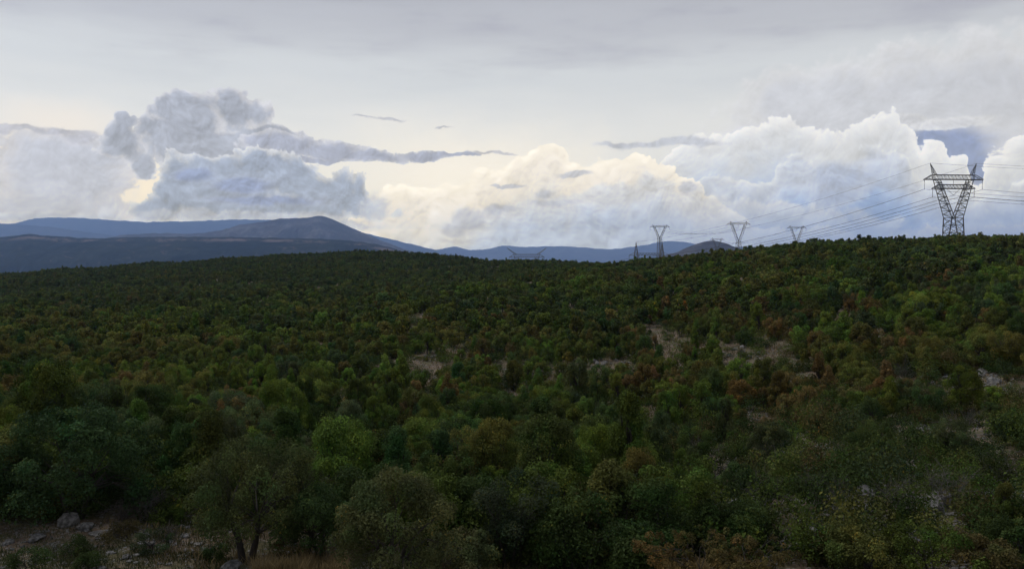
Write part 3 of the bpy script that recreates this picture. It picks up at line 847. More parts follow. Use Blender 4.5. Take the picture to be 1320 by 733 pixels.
# labels: place along the slope, size and colour; ties broken by order from the left
def label_trees():
    def where(px):
        for lim, w in ((110, 'left edge'), (260, 'far left'), (430, 'left of centre'), (600, 'centre left'), (740, 'centre'),
                       (880, 'centre right'), (1030, 'right of centre'), (1190, 'far right'), (9999, 'right edge')):
            if px < lim: return w
    def band(Y_):
        return 'lowest slope' if Y_ < 41 else 'low slope' if Y_ < 52 else 'mid slope' if Y_ < 66 else 'upper slope'
    cells = {}
    for t in TREES:
        word = 'tall' if t[3] > 3.5 else 'low' if t[3] < 2.4 else 'rounded'
        noun = 'tree' if t[0]['category'] == 'tree' else 'shrub'
        cells.setdefault(('%s %s %s' % (word, KINDS[t[4]][1], noun), '%s, %s' % (band(t[5]), where(t[1]))), []).append(t)
    ords = ['leftmost', 'second from left', 'third from left', 'fourth from left', 'fifth from left', 'sixth from left', 'seventh from left', 'eighth from left']
    for (what, wh), L in cells.items():
        L.sort(key=lambda t: t[1])
        for k, t in enumerate(L):
            if len(L) == 1: s = '%s on the %s' % (what, wh)
            elif len(L) == 2: s = '%s on the %s, %s one of two' % (what, wh, 'left' if k == 0 else 'right')
            else: s = '%s on the %s, %s' % (what, wh, ords[k] if k < len(L) - 1 else 'rightmost of its kind')
            t[0]['label'] = s
            t[0]['group'] = 'small trees covering the near slope'
label_trees()
# ------------------------------------------------------------------ rocks
def rock_mat():
    m, nt, b = material('limestone')
    p = objpos(nt)
    n = noise(nt, p, 2.2, 6, 0.7); n2 = noise(nt, p, 9, 4, 0.7)
    c = mix(nt, step(nt, n, 0.38, 0.62), (0.10, 0.098, 0.092, 1), (0.30, 0.29, 0.275, 1))
    c = mix(nt, step(nt, n2, 0.58, 0.68) * 0.6, c, (0.08, 0.085, 0.07, 1))
    put(nt, b.inputs['Base Color'], c); bump(nt, b, n2 + n, 0.8, 0.06)
    return m
MR = rock_mat()
def rock_mesh(seed, sub=2, flat=0.65):
    r = np.random.default_rng(seed)
    bm = bmesh.new(); bmesh.ops.create_icosphere(bm, subdivisions=sub, radius=1.0)
    co = np.array([v.co[:] for v in bm.verts])
    # chop with a few planes, then roughen
    for _ in range(9):
        n = unit(r.normal(size=3)); d_ = r.uniform(0.45, 0.85)
        t = co @ n - d_
        co = co - np.where(t > 0, t, 0)[:, None] * n
    co = co * (1 + 0.10 * fbm(co[:, 0] * 2 + seed, co[:, 1] * 2 + co[:, 2] * 1.7, 3, seed))[:, None]
    co[:, 2] *= flat
    for v, c in zip(bm.verts, co): v.co = c
    me = bpy.data.meshes.new('rock'); bm.to_mesh(me); bm.free(); me.materials.append(MR)
    return me
import bmesh
ROCKS = [rock_mesh(500 + i, 2, f) for i, f in enumerate((0.7, 0.55, 0.8, 0.4, 0.65, 0.9))]
PEB = [rock_mesh(600 + i, 1, 0.6) for i in range(3)]
def one_rock(px, py, w, h, label, cat='rock', name='rock', m=0, rz=0.0, depth=None):
    p = at(px, py); p.z = float(ground(p.x, p.y)) + h * 0.12
    o = link(name, ROCKS[m], None, p, (0.1, -0.08, rz), (w, depth or w * 0.8, h))
    tag(o, label, cat); return o
one_rock(91, 676, 0.50, 0.62, 'big dark grey boulder at the edge of the left thicket', 'boulder', 'boulder', 0, 0.4)
one_rock(112, 680, 0.48, 0.40, 'broken grey rock wedged right of the dark boulder', m=1, rz=1.3)
one_rock(128, 688, 0.62, 0.22, 'long flat pale slab in front of the dark boulder', 'rock slab', 'rock_slab', 3, -0.2)
one_rock(40, 650, 0.42, 0.50, 'pale rock under the big tree at the left edge', m=2, rz=0.7)
one_rock(22, 655, 0.40, 0.34, 'smaller pale rock left of the pale rock under the big tree', m=4, rz=2.1)
one_rock(47, 694, 0.36, 0.26, 'low light grey rock among pebbles at the left of the clearing', m=4, rz=0.5)
one_rock(10, 700, 0.24, 0.20, 'small white stone at the left edge of the clearing', m=5, rz=0.5)
one_rock(16, 708, 0.16, 0.14, 'white pebble right beside the small white stone', m=1, rz=1.5)
one_rock(29, 705, 0.15, 0.12, 'round white pebble in front of the low light grey rock', m=2, rz=2.5)
one_rock(299, 734, 0.42, 0.40, 'blue-grey rock left of the forked trunk at the bottom edge', m=0, rz=1.0)
one_rock(333, 735, 0.50, 0.36, 'blue-grey rock at the foot of the forked trunk', m=4, rz=0.2)
one_rock(162, 718, 0.16, 0.13, 'white stone alone in the grass near the bottom edge', m=5, rz=0.9)
one_rock(207, 727, 0.15, 0.12, 'pale stone in the grass right of the lone white stone', m=2, rz=0.3)
one_rock(240, 690, 0.20, 0.18, 'pale stone on the brown soil left of the forked tree', m=1, rz=0.6)
one_rock(124, 734, 0.34, 0.20, 'flat grey stone at the bottom edge between dark tussocks', m=3, rz=0.6)
one_rock(232, 640, 0.40, 0.42, 'grey rock half hidden in scrub behind the clearing', m=0, rz=2.6)
one_rock(685, 718, 0.40, 0.30, 'grey rock under the dark shrub with many stems', m=1, rz=1.6)

OUT = [(1190,652,28,30,26,'large pale rock outcrop low on the right slope'), (1095,650,34,26,22,'grey outcrop beside the large pale one, lower right'),
       (940,650,44,24,22,'scattered grey outcrop right of the bottom centre'), (1272,608,20,24,20,'steep strip of grey rocks near the right edge'),
       (1300,650,24,20,16,'outcrop of grey rocks at the lower right edge'), (1225,490,34,12,18,'pale scree patch high on the right slope'),
       (1285,488,30,12,18,'pale scree patch at the right edge, high up'), (1190,545,22,12,12,'small pale outcrop midway up the right slope'),
       (1170,600,18,12,10,'small outcrop above the large pale one'), (998,488,18,8,10,'small grey outcrop below the pink-brown clearing'),
       (1150,705,50,16,9,'broken rocks at the bottom edge, right'), (1030,700,40,16,12,'low grey rocks at the bottom edge right of centre'),
       (405,520,14,7,9,'small pile of grey rocks in the scrub left of centre'), (540,458,34,7,12,'row of pale rocks in a bare strip near the middle'),
       (1160,470,20,8,10,'few grey rocks left of the pale scree patches'), (775,468,36,4,8,'thin pale ledge of rock right of centre'),
       (335,452,5,2,4,'tiny grey rock pile far up the left slope'), (125,412,6,1.5,4,'tiny pale rock patch far up the left slope'), (945,455,38,10,10,'rocks strewn over the pink-brown clearing')]
for (cx, cy, rx, ry, n, lab) in OUT:
    c = at(cx, cy); root = link('rock_outcrop', None, None, c); tag(root, lab, 'rock outcrop', 'rock outcrops breaking through the scrub')
    for k in range(int(n * 2.0)):
        a = rng.random() * 6.283; q = rng.random() ** 0.6
        p = at(cx + math.cos(a) * q * rx, cy + math.sin(a) * q * ry)
        s = (0.16 + 0.50 * rng.random() ** 2.2) * (0.95 if c.y < 70 else 1.0) * (1.15 if k < 3 else 1)
        link('rock', ROCKS[rng.randrange(6)], root, Vector((p.x, p.y, p.z + s * 0.15)) - c, (rng.uniform(-.4, .4), rng.uniform(-.4, .4), rng.random() * 6.28), (s, s * rng.uniform(.7, 1), s * rng.uniform(.7, 1.3)))

# loose stones: nobody could count them
def stones():
    V, Fq = [], []
    src = []
    for m in PEB:
        co = np.array([v.co[:] for v in m.vertices]); f = np.array([p.vertices[:] for p in m.polygons]); src.append((co, f))
    base = 0
    def add(x, y, s):
        nonlocal base
        co, f = src[rng.randrange(3)]
        a = rng.random() * 6.28; ca, sa = math.cos(a), math.sin(a)
        c = co * [s, s * rng.uniform(.6, 1), s * rng.uniform(.5, 1)]
        c = np.stack([c[:, 0] * ca - c[:, 1] * sa + x, c[:, 0] * sa + c[:, 1] * ca + y, c[:, 2] + float(ground(x, y))], 1)
        V.append(c); Fq.append(f + base); base += len(c)
    for _ in range(2600):
        px = rng.uniform(-30, 430) if rng.random() < .7 else rng.uniform(-10, 90); y = rng.uniform(26.5, 33.8)
        add((px - 660) / F * y, y, 0.025 + 0.07 * rng.random() ** 3)
    for (cx, cy, a_, b_) in OPENW:
        for _ in range(150):
            x = cx + rng.gauss(0, .55) * a_; y = cy + rng.gauss(0, .55) * b_
            if y > 26: add(x, y, 0.06 + 0.22 * rng.random() ** 2.5)
    for _ in range(3000):     # stony slope, lower right
        y = rng.uniform(29, 80); px = rng.uniform(860, 1350)
        add((px - 660) / F * y, y, 0.05 + 0.30 * rng.random() ** 3)
    me = mesh_np('loose_stones', np.concatenate(V), np.concatenate(Fq), MR, smooth=False)
    tag(link('loose_stones', me), 'loose pale limestone pebbles strewn over soil and grass', 'stones', kind='stuff')
stones()

# ------------------------------------------------------------------ grass
def grass_mat(name, a, b2):
    m, nt, b = material(name)
    sh = attr(nt, 'shade', outp='Fac')
    put(nt, b.inputs['Base Color'], mix(nt, step(nt, sh, 0.0, 1.0, False), a, b2))
    return m
MGG = grass_mat('green_grass', (0.030, 0.045, 0.014, 1), (0.095, 0.105, 0.035, 1))
MGD = grass_mat('dry_grass', (0.12, 0.088, 0.040, 1), (0.36, 0.265, 0.12, 1))
def blades(r, n, pos, h, w):
    """pos (n,2), h (n,) -> bent two-quad blades"""
    th = r.random(n) * 6.283; t = np.stack([np.cos(th), np.sin(th), 0 * th], 1)
    ln = unit(r.normal(size=(n, 3)) * [1, 1, 0]) * (h * (0.15 + 0.5 * r.random(n)))[:, None]
    z = ground(pos[:, 0], pos[:, 1]) - 0.02
    b0 = np.stack([pos[:, 0], pos[:, 1], z], 1)
    m0 = b0 + ln * 0.35 + np.array([0, 0, 1]) * (h * 0.6)[:, None]
    t0 = b0 + ln + np.array([0, 0, 1]) * (h * 0.95)[:, None]
    W_ = t * (w * (0.6 + 0.8 * r.random(n)))[:, None] * 0.5
    V = np.stack([b0 - W_, b0 + W_, m0 + W_ * .8, m0 - W_ * .8, t0 + W_ * .15, t0 - W_ * .15], 1).reshape(-1, 3)
    k = np.arange(n)[:, None] * 6
    Fq = np.concatenate([k + [0, 1, 2, 3], k + [3, 2, 4, 5]])
    return V, Fq, (r.random(n)).repeat(6)
def grass(name, regions, mat, label, cat='grass'):
    r = np.random.default_rng(hash(name) % 1000 if False else len(name))
    Vs, Fs, Ss, base = [], [], [], 0
    for (px0, px1, y0, y1, n, h) in regions:
        y = r.uniform(y0, y1, n); px = r.uniform(px0, px1, n)
        pos = np.stack([(px - 660) / F * y, y], 1)
        d_ = vnoise(pos[:, 0] * 1.1, pos[:, 1] * 1.1, 5) + 0.5 * vnoise(pos[:, 0] * 3.1, pos[:, 1] * 3.1, 6)
        k = r.random(n) < np.clip(0.55 + d_ * 0.7, 0.03, 1); pos = pos[k]
        V, Fq, sh = blades(r, len(pos), pos, h * (0.5 + 0.9 * r.random(len(pos))), 0.018)
        Vs.append(V); Fs.append(Fq + base); Ss.append(sh); base += len(V)
    me = leaf_mesh(name, np.concatenate(Vs), np.concatenate(Fs), np.concatenate(Ss), mat)
    tag(link(name, me), label, cat, kind='stuff')
grass('grass', [(-30, 300, 26.5, 30.5, 16000, 0.16), (-30, 420, 30, 34, 7000, 0.13), (190, 420, 31, 35, 5000, 0.28), (560, 1000, 26.5, 33, 9000, 0.3)], MGG, 'short green grass on the floor of the clearing')
grass('dry_grass', [(325, 400, 26.2, 28.8, 3600, 0.62), (395, 450, 26.2, 30, 1500, 0.5), (130, 215, 31.5, 33.5, 900, 0.22), (200, 420, 28.5, 33, 2200, 0.3), (860, 990, 26.3, 28.5, 3600, 0.5), (560, 660, 27, 29, 900, 0.3)], MGD, 'tall dry golden grass beside the forked trunk and at the bottom edge')
def dry_far():
    r = np.random.default_rng(77); Vs, Fs, Ss, base = [], [], [], 0
    for (cx, cy, a_, b_) in OPENW:
        if cy < 38: continue
        n = 500 if cy > 64 else 140
        pos = np.stack([cx + r.normal(0, .6, n) * a_, cy + r.normal(0, .6, n) * b_], 1); pos = pos[pos[:, 1] > 30]; n = len(pos)
        V, Fq, sh = blades(r, n, pos, 0.35 * (0.5 + r.random(n)), 0.04 * max(1, cy / 60))
        Vs.append(V); Fs.append(Fq + base); Ss.append(sh * 0.7); base += len(V)
    me = leaf_mesh('dry_grass_patches', np.concatenate(Vs), np.concatenate(Fs), np.concatenate(Ss), MGD)
    tag(link('dry_grass', me), 'dry straw grass in the openings of the scrub', 'dry grass', kind='stuff')
dry_far()

# ------------------------------------------------------------------ the trees of the foreground, each placed
def own_tree(px, py, H, R, stems, nc, cr, nl, ls, form, low, k, label, cat='tree', seed=0, name=None, rz=0.0, bright=1.0, sparse=False):
    p = at(px, py)
    (V, Fq, sh), (TV, TF) = make_tree(900 + seed, H, R, stems, nc, cr, nl, ls, form, low, sparse)
    t = KINDS[k][0] if isinstance(k, str) else k
    t = tuple(c * bright * 1.2 for c in t)
    return tree_thing(name or ('tree' if cat == 'tree' else 'shrub'), leaf_mesh('crown', V, Fq, sh, ML1), mesh_np('trunk', TV, TF, MB_), p, (1, 1, 1), rz, t, label, cat)
own_tree(98, 667, 4.3, 2.9, 3, 110, .42, 30000, .12, 'round', .10, (0.040, 0.074, 0.026), 'broad dark bluish green oak behind the boulder at the left', seed=1, name='oak_tree')
own_tree(318, 724, 4.1, 2.35, 2, 90, .38, 30000, .09, 'flat', .34, (0.074, 0.092, 0.030), 'feathery olive tree with black forked trunk beside dry golden grass', seed=2, name='olive_tree', sparse=True)
own_tree(408, 724, 2.45, 1.35, 3, 40, .32, 14000, .085, 'flat', .36, (0.055, 0.092, 0.028), 'small green tree with several thin stems right of forked trunk', seed=3, name='small_tree', sparse=True)
own_tree(372, 700, 2.9, 1.3, 2, 30, .36, 8000, .08, 'flat', .40, (0.066, 0.072, 0.032), 'thin stemmed olive tree just behind the dry golden grass', seed=4, name='small_tree', sparse=True)
own_tree(504, 748, 2.9, 1.75, 3, 80, .34, 30000, .085, 'round', .05, (0.088, 0.098, 0.036), 'rounded pale olive bush at the bottom edge left of centre', 'bush', seed=5, name='bush', sparse=True)
own_tree(594, 745, 1.35, 1.3, 3, 40, .26, 12000, .08, 'round', .05, (0.088, 0.090, 0.038), 'low olive bush at the bottom edge right of the rounded one', 'bush', seed=6, name='bush', sparse=True)
own_tree(657, 728, 2.9, 1.45, 5, 30, .36, 10000, .08, 'vase', .32, (0.042, 0.056, 0.028), 'dark tree with many bare stems fanning out at the bottom centre', seed=7, name='small_tree')
HAND = [(560,716,2.9,1.5,'mid','round'), (612,712,2.6,1.3,'dark','round'), (705,716,3.1,1.5,'mid','round'), (748,742,2.6,1.35,'dark','round'), (785,722,3.4,1.5,'olive','cone'), (832,735,2.9,1.5,'dark','round'),
        (826,748,1.3,0.8,'dark','vase'), (862,708,3.2,1.6,'mid','vase'), (925,716,1.7,1.1,'dark','round'), (965,705,1.5,1.0,'dark','round'), (525,706,2.6,1.4,'mid','round'), (470,702,2.8,1.5,'dark','round'),
        (165,634,2.8,1.5,'mid','round'), (215,640,2.8,1.5,'mid','round'), (262,655,2.9,1.4,'mid','round'), (2,655,3.0,1.5,'dark','round'), (-12,662,3.4,1.6,'olive','vase')]
LAB = ['mid green tree behind the low olive bush, bottom edge', 'dark small tree directly left of the many-stemmed one', 'mid green tree directly right of the many-stemmed one', 'dark round shrub at the bottom edge right of centre',
       'tall narrow olive tree near the bottom, right of centre', 'dark wide shrub at the bottom edge left of rusty grass', 'low dark shrub on the bottom edge beside rusty grass', 'tall mid green tree behind the rusty grass',
       'dark low shrub right behind the rusty grass', 'second dark low shrub behind the rusty grass, farther right', 'mid green tree above the rounded pale olive bush', 'dark tree between the small stemmed tree and pale bush',
       'mid green tree at the right end of the broad oak', 'mid green tree behind the bare grey twig bush', 'mid green tree behind the left side of the forked tree', 'dark tree left of the broad bluish oak',
       'olive green tree cut by the left edge of the picture']
for q, ((px, py, H, R, k, fo), lb) in enumerate(zip(HAND, LAB)):
    own_tree(px, py, H, R, 2, 54, .36, 13000, .10, fo, .08, k, lb, 'tree' if H > 2.2 else 'shrub', seed=20 + q, name='small_tree' if H > 2.2 else 'shrub')
own_tree(905, 756, 1.2, 1.6, 4, 150, .11, 9000, .07, 'vase', .1, (0.115, 0.080, 0.028), 'rusty orange bush at the bottom edge right of centre', 'bush', seed=50, name='bush', sparse=True)
own_tree(962, 756, 1.05, 1.2, 4, 110, .10, 7000, .07, 'vase', .1, (0.10, 0.080, 0.028), 'yellow-brown bush right beside the rusty orange one', 'bush', seed=51, name='bush', sparse=True)
for q, (px, py, H, R, k, lb) in enumerate([(1118, 740, 1.3, 1.2, 'olive', 'low olive shrub at the bottom edge, far right of the rusty bush'), (1196, 744, 1.5, 1.4, 'mid', 'wide green shrub at the bottom edge below the large pale outcrop'),
        (1262, 742, 1.2, 1.2, 'brown', 'brownish low shrub at the bottom edge near the right corner'), (1312, 738, 1.6, 1.3, 'dark', 'dark shrub filling the bottom right corner')]):
    own_tree(px, py, H, R, 3, 44, .26, 10000, .085, 'round', .05, k, lb, 'shrub', seed=90 + q, name='shrub')
CUSH = [(97, 714, .48, .55, 'dark', 'dark round tussock in the middle of the clearing'), (40, 738, .60, .70, 'dark', 'dark tussock at the bottom left edge'), (116, 735, .45, .55, 'dark', 'dark tussock at the bottom edge beside the flat stone'),
        (196, 712, .75, .80, 'greyish', 'dark grey-green cushion bush left of the forked tree'), (160, 694, .45, .75, 'brown', 'brown low bush behind the flat pale slab'), (280, 722, .40, .50, 'dark', 'dark cushion bush left of the forked trunk'),
        (60, 668, .75, .8, 'olive', 'olive low bush under the left side of the oak'), (376, 730, .95, .5, 'brown', 'brown twiggy bush in the golden grass'), (235, 672, .55, .8, 'mid', 'green low bush at the back of the clearing'),
        (122, 655, .6, .7, 'mid', 'green low bush under the right side of the oak')]
for q, (px, py, H, R, k, lb) in enumerate(CUSH):
    own_tree(px, py, H, R, 3, 16, .18, 4200, .05, 'round', .04, k, lb, 'bush', seed=70 + q, name='low_bush', sparse=True)

# bare twig bushes
def twig_bush(px, py, H, R, n, label, seed):
    r = np.random.default_rng(seed); paths = []
    for _ in range(n):
        th = r.random() * 6.283; sp = R * (0.3 + 0.8 * r.random()); h = H * (0.5 + 0.6 * r.random())
        p0 = np.array([r.normal() * .06, r.normal() * .06, -.1]); p2 = np.array([math.cos(th) * sp, math.sin(th) * sp, h])
        p1 = (p0 + p2) / 2 + r.normal(size=3) * .14 * R + [0, 0, .15 * H]
        paths.append(([p0, p1, p2], [.018, .011, .004]))
        for _ in range(4):
            e = p2 + r.normal(size=3) * .28 * R; s = p1 * .4 + p2 * .6
            paths.append(([s, (s + e) / 2 + r.normal(size=3) * .05, e], [.009, .006, .003]))
            for _ in range(2):
                e2 = e + r.normal(size=3) * .16 * R; s2 = (s + e) / 2
                paths.append(([s2, (s2 + e2) / 2 + r.normal(size=3) * .02, e2], [.006, .005, .002]))
    V, Fq = tubes(paths, 3)
    V[:, 2] = np.maximum(V[:, 2], -.1)
    o = link('bare_bush', mesh_np('bare_bush', V, Fq, MDW), None, at(px, py)); tag(o, label, 'bare bush')
for q, a in enumerate([(192, 672, 1.15, .85, 26, 'grey leafless bush behind the cushion bush in the clearing'), (217, 705, .9, .45, 8, 'thin reddish sapling twigs beside the grey-green cushion bush'), (158, 672, .7, .8, 18, 'low grey leafless bush right of the boulder'),
                       (920, 640, 1.3, 1.3, 26, 'tangle of grey twigs left of the scattered outcrop'), (985, 655, 1.2, 1.2, 24, 'tangle of grey twigs right of the scattered outcrop'), (905, 600, 1.2, 1.2, 22, 'bare twig bush on brown soil right of centre'),
                       (1065, 655, 1.2, 1.1, 22, 'leafless bush left of the grey outcrop, lower right'), (1160, 670, 1.3, 1.2, 24, 'leafless bush between the two outcrops, lower right'), (1225, 655, 1.3, 1.2, 24, 'leafless bush right of the large pale outcrop'),
                       (1285, 630, 1.2, 1.2, 22, 'leafless bush by the steep strip of rocks'), (1010, 610, 1.2, 1.2, 22, 'bare grey bush on the slope below the bright trees'), (1235, 560, 1.2, 1.2, 20, 'bare grey bush midway up the right slope'),
                       (1120, 610, 1.1, 1.2, 20, 'bare grey bush above the grey outcrop, lower right'), (955, 700, 1.0, 1.2, 22, 'dead twigs behind the yellow-brown bush'), (1165, 490, 1.3, 1.5, 20, 'bare grey bush left of the high scree patches')]):
    twig_bush(*a, seed=40 + q)
def stick(p0, p1, rad, label):
    a, b_ = at(*p0), at(*p1); a.z += .1; b_.z += .14
    m = (a + b_) / 2 + Vector((0, 0, .06))
    V, Fq = tubes([([np.array(a), np.array(m), np.array(b_)], [rad, rad * .8, rad * .4])], 5)
    c = np.array(a); o = link('fallen_branch', mesh_np('fallen_branch', V - c, Fq, MDW), None, a); tag(o, label, 'branch')
stick((106, 657), (121, 655), .045, 'pale fallen branch under the right side of the oak')
stick((162, 680), (186, 688), .04, 'pale fallen stick lying behind the cushion bush')
stick((200, 672), (222, 662), .03, 'thin stick leaning up behind the clearing')
# ------------------------------------------------------------------ pylons
def steel_mat():
    m, nt, b = material('galvanised_steel')
    n = noise(nt, objpos(nt), 0.8, 3, 0.6)
    put(nt, b.inputs['Base Color'], mix(nt, n, (0.11, 0.112, 0.115, 1), (0.23, 0.23, 0.235, 1)))
    b.inputs['Metallic'].default_value = 0.5; b.inputs['Roughness'].default_value = 0.55
    return m
MS = steel_mat()
m_, nt_, b_ = material('insulator_glass'); b_.inputs['Base Color'].default_value = (0.06, 0.05, 0.045, 1); b_.inputs['Roughness'].default_value = 0.3; MINS = m_
m_, nt_, b_ = material('conductor_metal'); b_.inputs['Base Color'].default_value = (0.09, 0.09, 0.095, 1); MWIRE = m_
def V3(*a): return np.array(a, float)
class Bars:
    def __init__(s): s.p = []
    def bar(s, a, b, w=0.13): s.p.append(([a, b], [w, w]))
    def lace(s, a0, a1, b0, b1, n, w=0.07):
        """zigzag and rungs between chords a0-a1 and b0-b1"""
        for i in range(n):
            t0, t1 = i / n, (i + 1) / n
            A0, A1 = a0 + (a1 - a0) * t0, a0 + (a1 - a0) * t1; B0, B1 = b0 + (b1 - b0) * t0, b0 + (b1 - b0) * t1
            if i % 2: s.bar(A0, B1, w)
            else: s.bar(B0, A1, w)
            s.bar(A1, B1, w)
    def cross(s, a0, a1, b0, b1, n, w=0.07):
        for i in range(n):
            t0, t1 = i / n, (i + 1) / n
            A0, A1 = a0 + (a1 - a0) * t0, a0 + (a1 - a0) * t1; B0, B1 = b0 + (b1 - b0) * t0, b0 + (b1 - b0) * t1
            s.bar(A0, B1, w); s.bar(B0, A1, w); s.bar(A1, B1, w)
    def build(s, name, parent, mat=MS):
        V, Fq = tubes(s.p, 4); return link(name, mesh_np(name, V, Fq, mat, smooth=False), parent)
def insulator(parent, a, b, r=0.16):
    n = 9; pts = [a + (b - a) * i / n for i in range(n + 1)]
    paths = [([a, b], [0.05, 0.05])]
    for p, q in zip(pts[:-1], pts[1:]):
        paths.append(([p + (q - p) * .25, p + (q - p) * .75], [r, r * .6]))
    V, Fq = tubes(paths, 6); link('insulator', mesh_np('insulator', V, Fq, MINS, smooth=False), parent)
def y_pylon(px, D, z_top, hw, waist, arm_h, horn, label, rz=0.0, bw=6.0, ww=5.0, w=1.0, second=True, hx=None):
    """delta pylon; z_top in m over the eye, heights below as metres under the horn tip"""
    x = (px - 660) / F * D; zb = float(ground(x, D)) - 0.5; H = z_top + CAMZ - zb
    root = link('pylon', None, None, (x, D, zb), (0, 0, rz)); tag(root, label, 'pylon', 'high-voltage pylons crossing the hills')
    zw = H - waist; za = H - arm_h; zt = za + 2.3
    base = [V3(-bw, 0, 0), V3(0, -bw * .85, 0), V3(bw, 0, 0), V3(0, bw * .85, 0)]
    top = [V3(-ww, 0, zw), V3(0, -1.2, zw), V3(ww, 0, zw), V3(0, 1.2, zw)]
    for k in range(4):
        q = Bars(); q.bar(base[k], top[k], 0.22 * w); q.build('leg', root)
    q = Bars(); nb = max(3, int(zw / 3.4))
    for k in range(4): q.cross(base[k], top[k], base[(k + 1) % 4], top[(k + 1) % 4], nb, 0.08 * w)
    q.build('leg_bracing', root)
    ao = hw * .70; ai = hw * .50
    for s in (-1, 1):
        q = Bars()
        o0, o1 = V3(s * ww, 0, zw), V3(s * ao, 0, za); f0, f1 = V3(0, -1.2, zw), V3(s * ai, -1.2, za); g0, g1 = V3(0, 1.2, zw), V3(s * ai, 1.2, za)
        for a, b in ((o0, o1), (f0, f1), (g0, g1)): q.bar(a, b, 0.15 * w)
        n = 11
        q.lace(o0, o1, f0, f1, n, .07 * w); q.lace(o0, o1, g0, g1, n, .07 * w); q.lace(f0, f1, g0, g1, n, .06 * w)
        q.bar(o1, V3(s * (ao + .4), 0, zt), .13 * w)
        q.build('lattice_arm', root)
        q = Bars(); tip = V3(s * (hx or hw * .80), 0, H)
        bs = [V3(s * ao * .98, -1, zt), V3(s * ao * .98, 1, zt), V3(s * ao * .80, 0, zt)]
        for b in bs: q.bar(b, tip, .10 * w)
        for b, c in ((0, 1), (1, 2), (0, 2)): q.lace(bs[b], tip, bs[c], tip, 4, .05 * w)
        q.build('horn', root)
    def beam(xl, xt, z0, z1, n):
        q = Bars()
        for y in (-1, 1):
            q.bar(V3(-xl, y, z0), V3(xl, y, z0), .13 * w); q.bar(V3(-xt, y, z1), V3(xt, y, z1), .11 * w)
            for s in (-1, 1): q.bar(V3(s * xl, y, z0), V3(s * xt, y, z1), .11 * w); q.bar(V3(s * (xl + xt) / 2, y, z0), V3(s * (xl + xt) / 2, y, (z0 + z1) / 2), .06 * w)
            for i in range(n):
                x0 = -xt + 2 * xt * i / n; x1 = -xt + 2 * xt * (i + 1) / n; xm = (x0 + x1) / 2
                q.bar(V3(x0, y, z1), V3(xm, y, z0), .06 * w); q.bar(V3(xm, y, z0), V3(x1, y, z1), .06 * w)
        for i in range(n + 1):
            xx = -xl + 2 * xl * i / n; q.bar(V3(xx, -1, z0), V3(xx, 1, z0), .06 * w)
        q.build('crossarm', root)
    beam(hw, hw * .74, za, zt, 12)
    pts = []
    if second:
        z2 = za - 4.6; x2 = hw * .72
        beam(x2, hw * .5, z2, z2 + 2.0, 9)
        for s in (-1, 1):
            insulator(root, V3(s * hw, 0, za), V3(s * hw, 0, za - 5.0)); pts.append(V3(s * hw, 0, za - 5.0))
            insulator(root, V3(s * x2, 0, z2), V3(s * x2, 0, z2 - 4.4)); pts.append(V3(s * x2, 0, z2 - 4.4))
            insulator(root, V3(s * 3.6, 0, z2), V3(0, 0, z2 - 3.4), .12)
        insulator(root, V3(0, 0, za), V3(0, 0, za - 3.6), .12)
        pts.append(V3(0, 0, z2 - 3.4))
    else:
        for xx in (-hw, 0, hw):
            insulator(root, V3(xx, 0, za), V3(xx, 0, za - 4.2), .22); pts.append(V3(xx, 0, za - 4.2))
    tips = [V3(s * (hx or hw * .80), 0, H) for s in (-1, 1)]
    R_ = Matrix.Rotation(rz, 4, 'Z')
    wp = [np.array(R_ @ Vector(p) + Vector((x, D, zb))) for p in pts]; wt = [np.array(R_ @ Vector(p) + Vector((x, D, zb))) for p in tips]
    return wp, wt
def z_(py, D): return (HZ - py) / F * D
A1, T1 = y_pylon(1229, 410, z_(210.5, 410), 15.3, 27.8, 8.3, 0, 'largest lattice pylon, standing on the ridge at the right', rz=0.06, bw=6.0, ww=5.2, w=1.6)
A0, T0 = y_pylon(1960, 430, z_(212, 430), 15.3, 27.8, 8.3, 0, 'lattice pylon beyond the right edge of the ridge', rz=-0.5)
A3, T3 = y_pylon(679, 640, z_(319.5, 640), 14.0, 24, 7.4, 0, 'pylon nearly hidden by the ridge, only two horns showing', bw=5, w=1.5, hx=15.6)
B1_, C1_ = y_pylon(850.5, 1280, z_(290, 1280), 15.4, 20, 3.0, 0, 'tall slender pylon behind the ridge, standing over the flat portal', bw=5.5, ww=3.2, w=1.5, second=False, hx=12)
B2_, C2_ = y_pylon(952, 1070, z_(285, 1070), 15.5, 26, 4.2, 0, 'V-shaped pylon standing right of the small bare hill', bw=6, ww=3.0, w=1.3, second=False, hx=11)
B3_, C3_ = y_pylon(1027, 1280, z_(290.5, 1280), 15.4, 26, 4.2, 0, 'pylon sunk behind the ridge left of the largest one', bw=6, ww=3.0, w=1.3, second=False, hx=11)
B4_, C4_ = y_pylon(924.5, 1780, z_(306, 1780), 15.4, 26, 5, 0, 'faint small pylon in front of the small bare hill', bw=6, ww=3.0, w=1.4, second=False, hx=11)
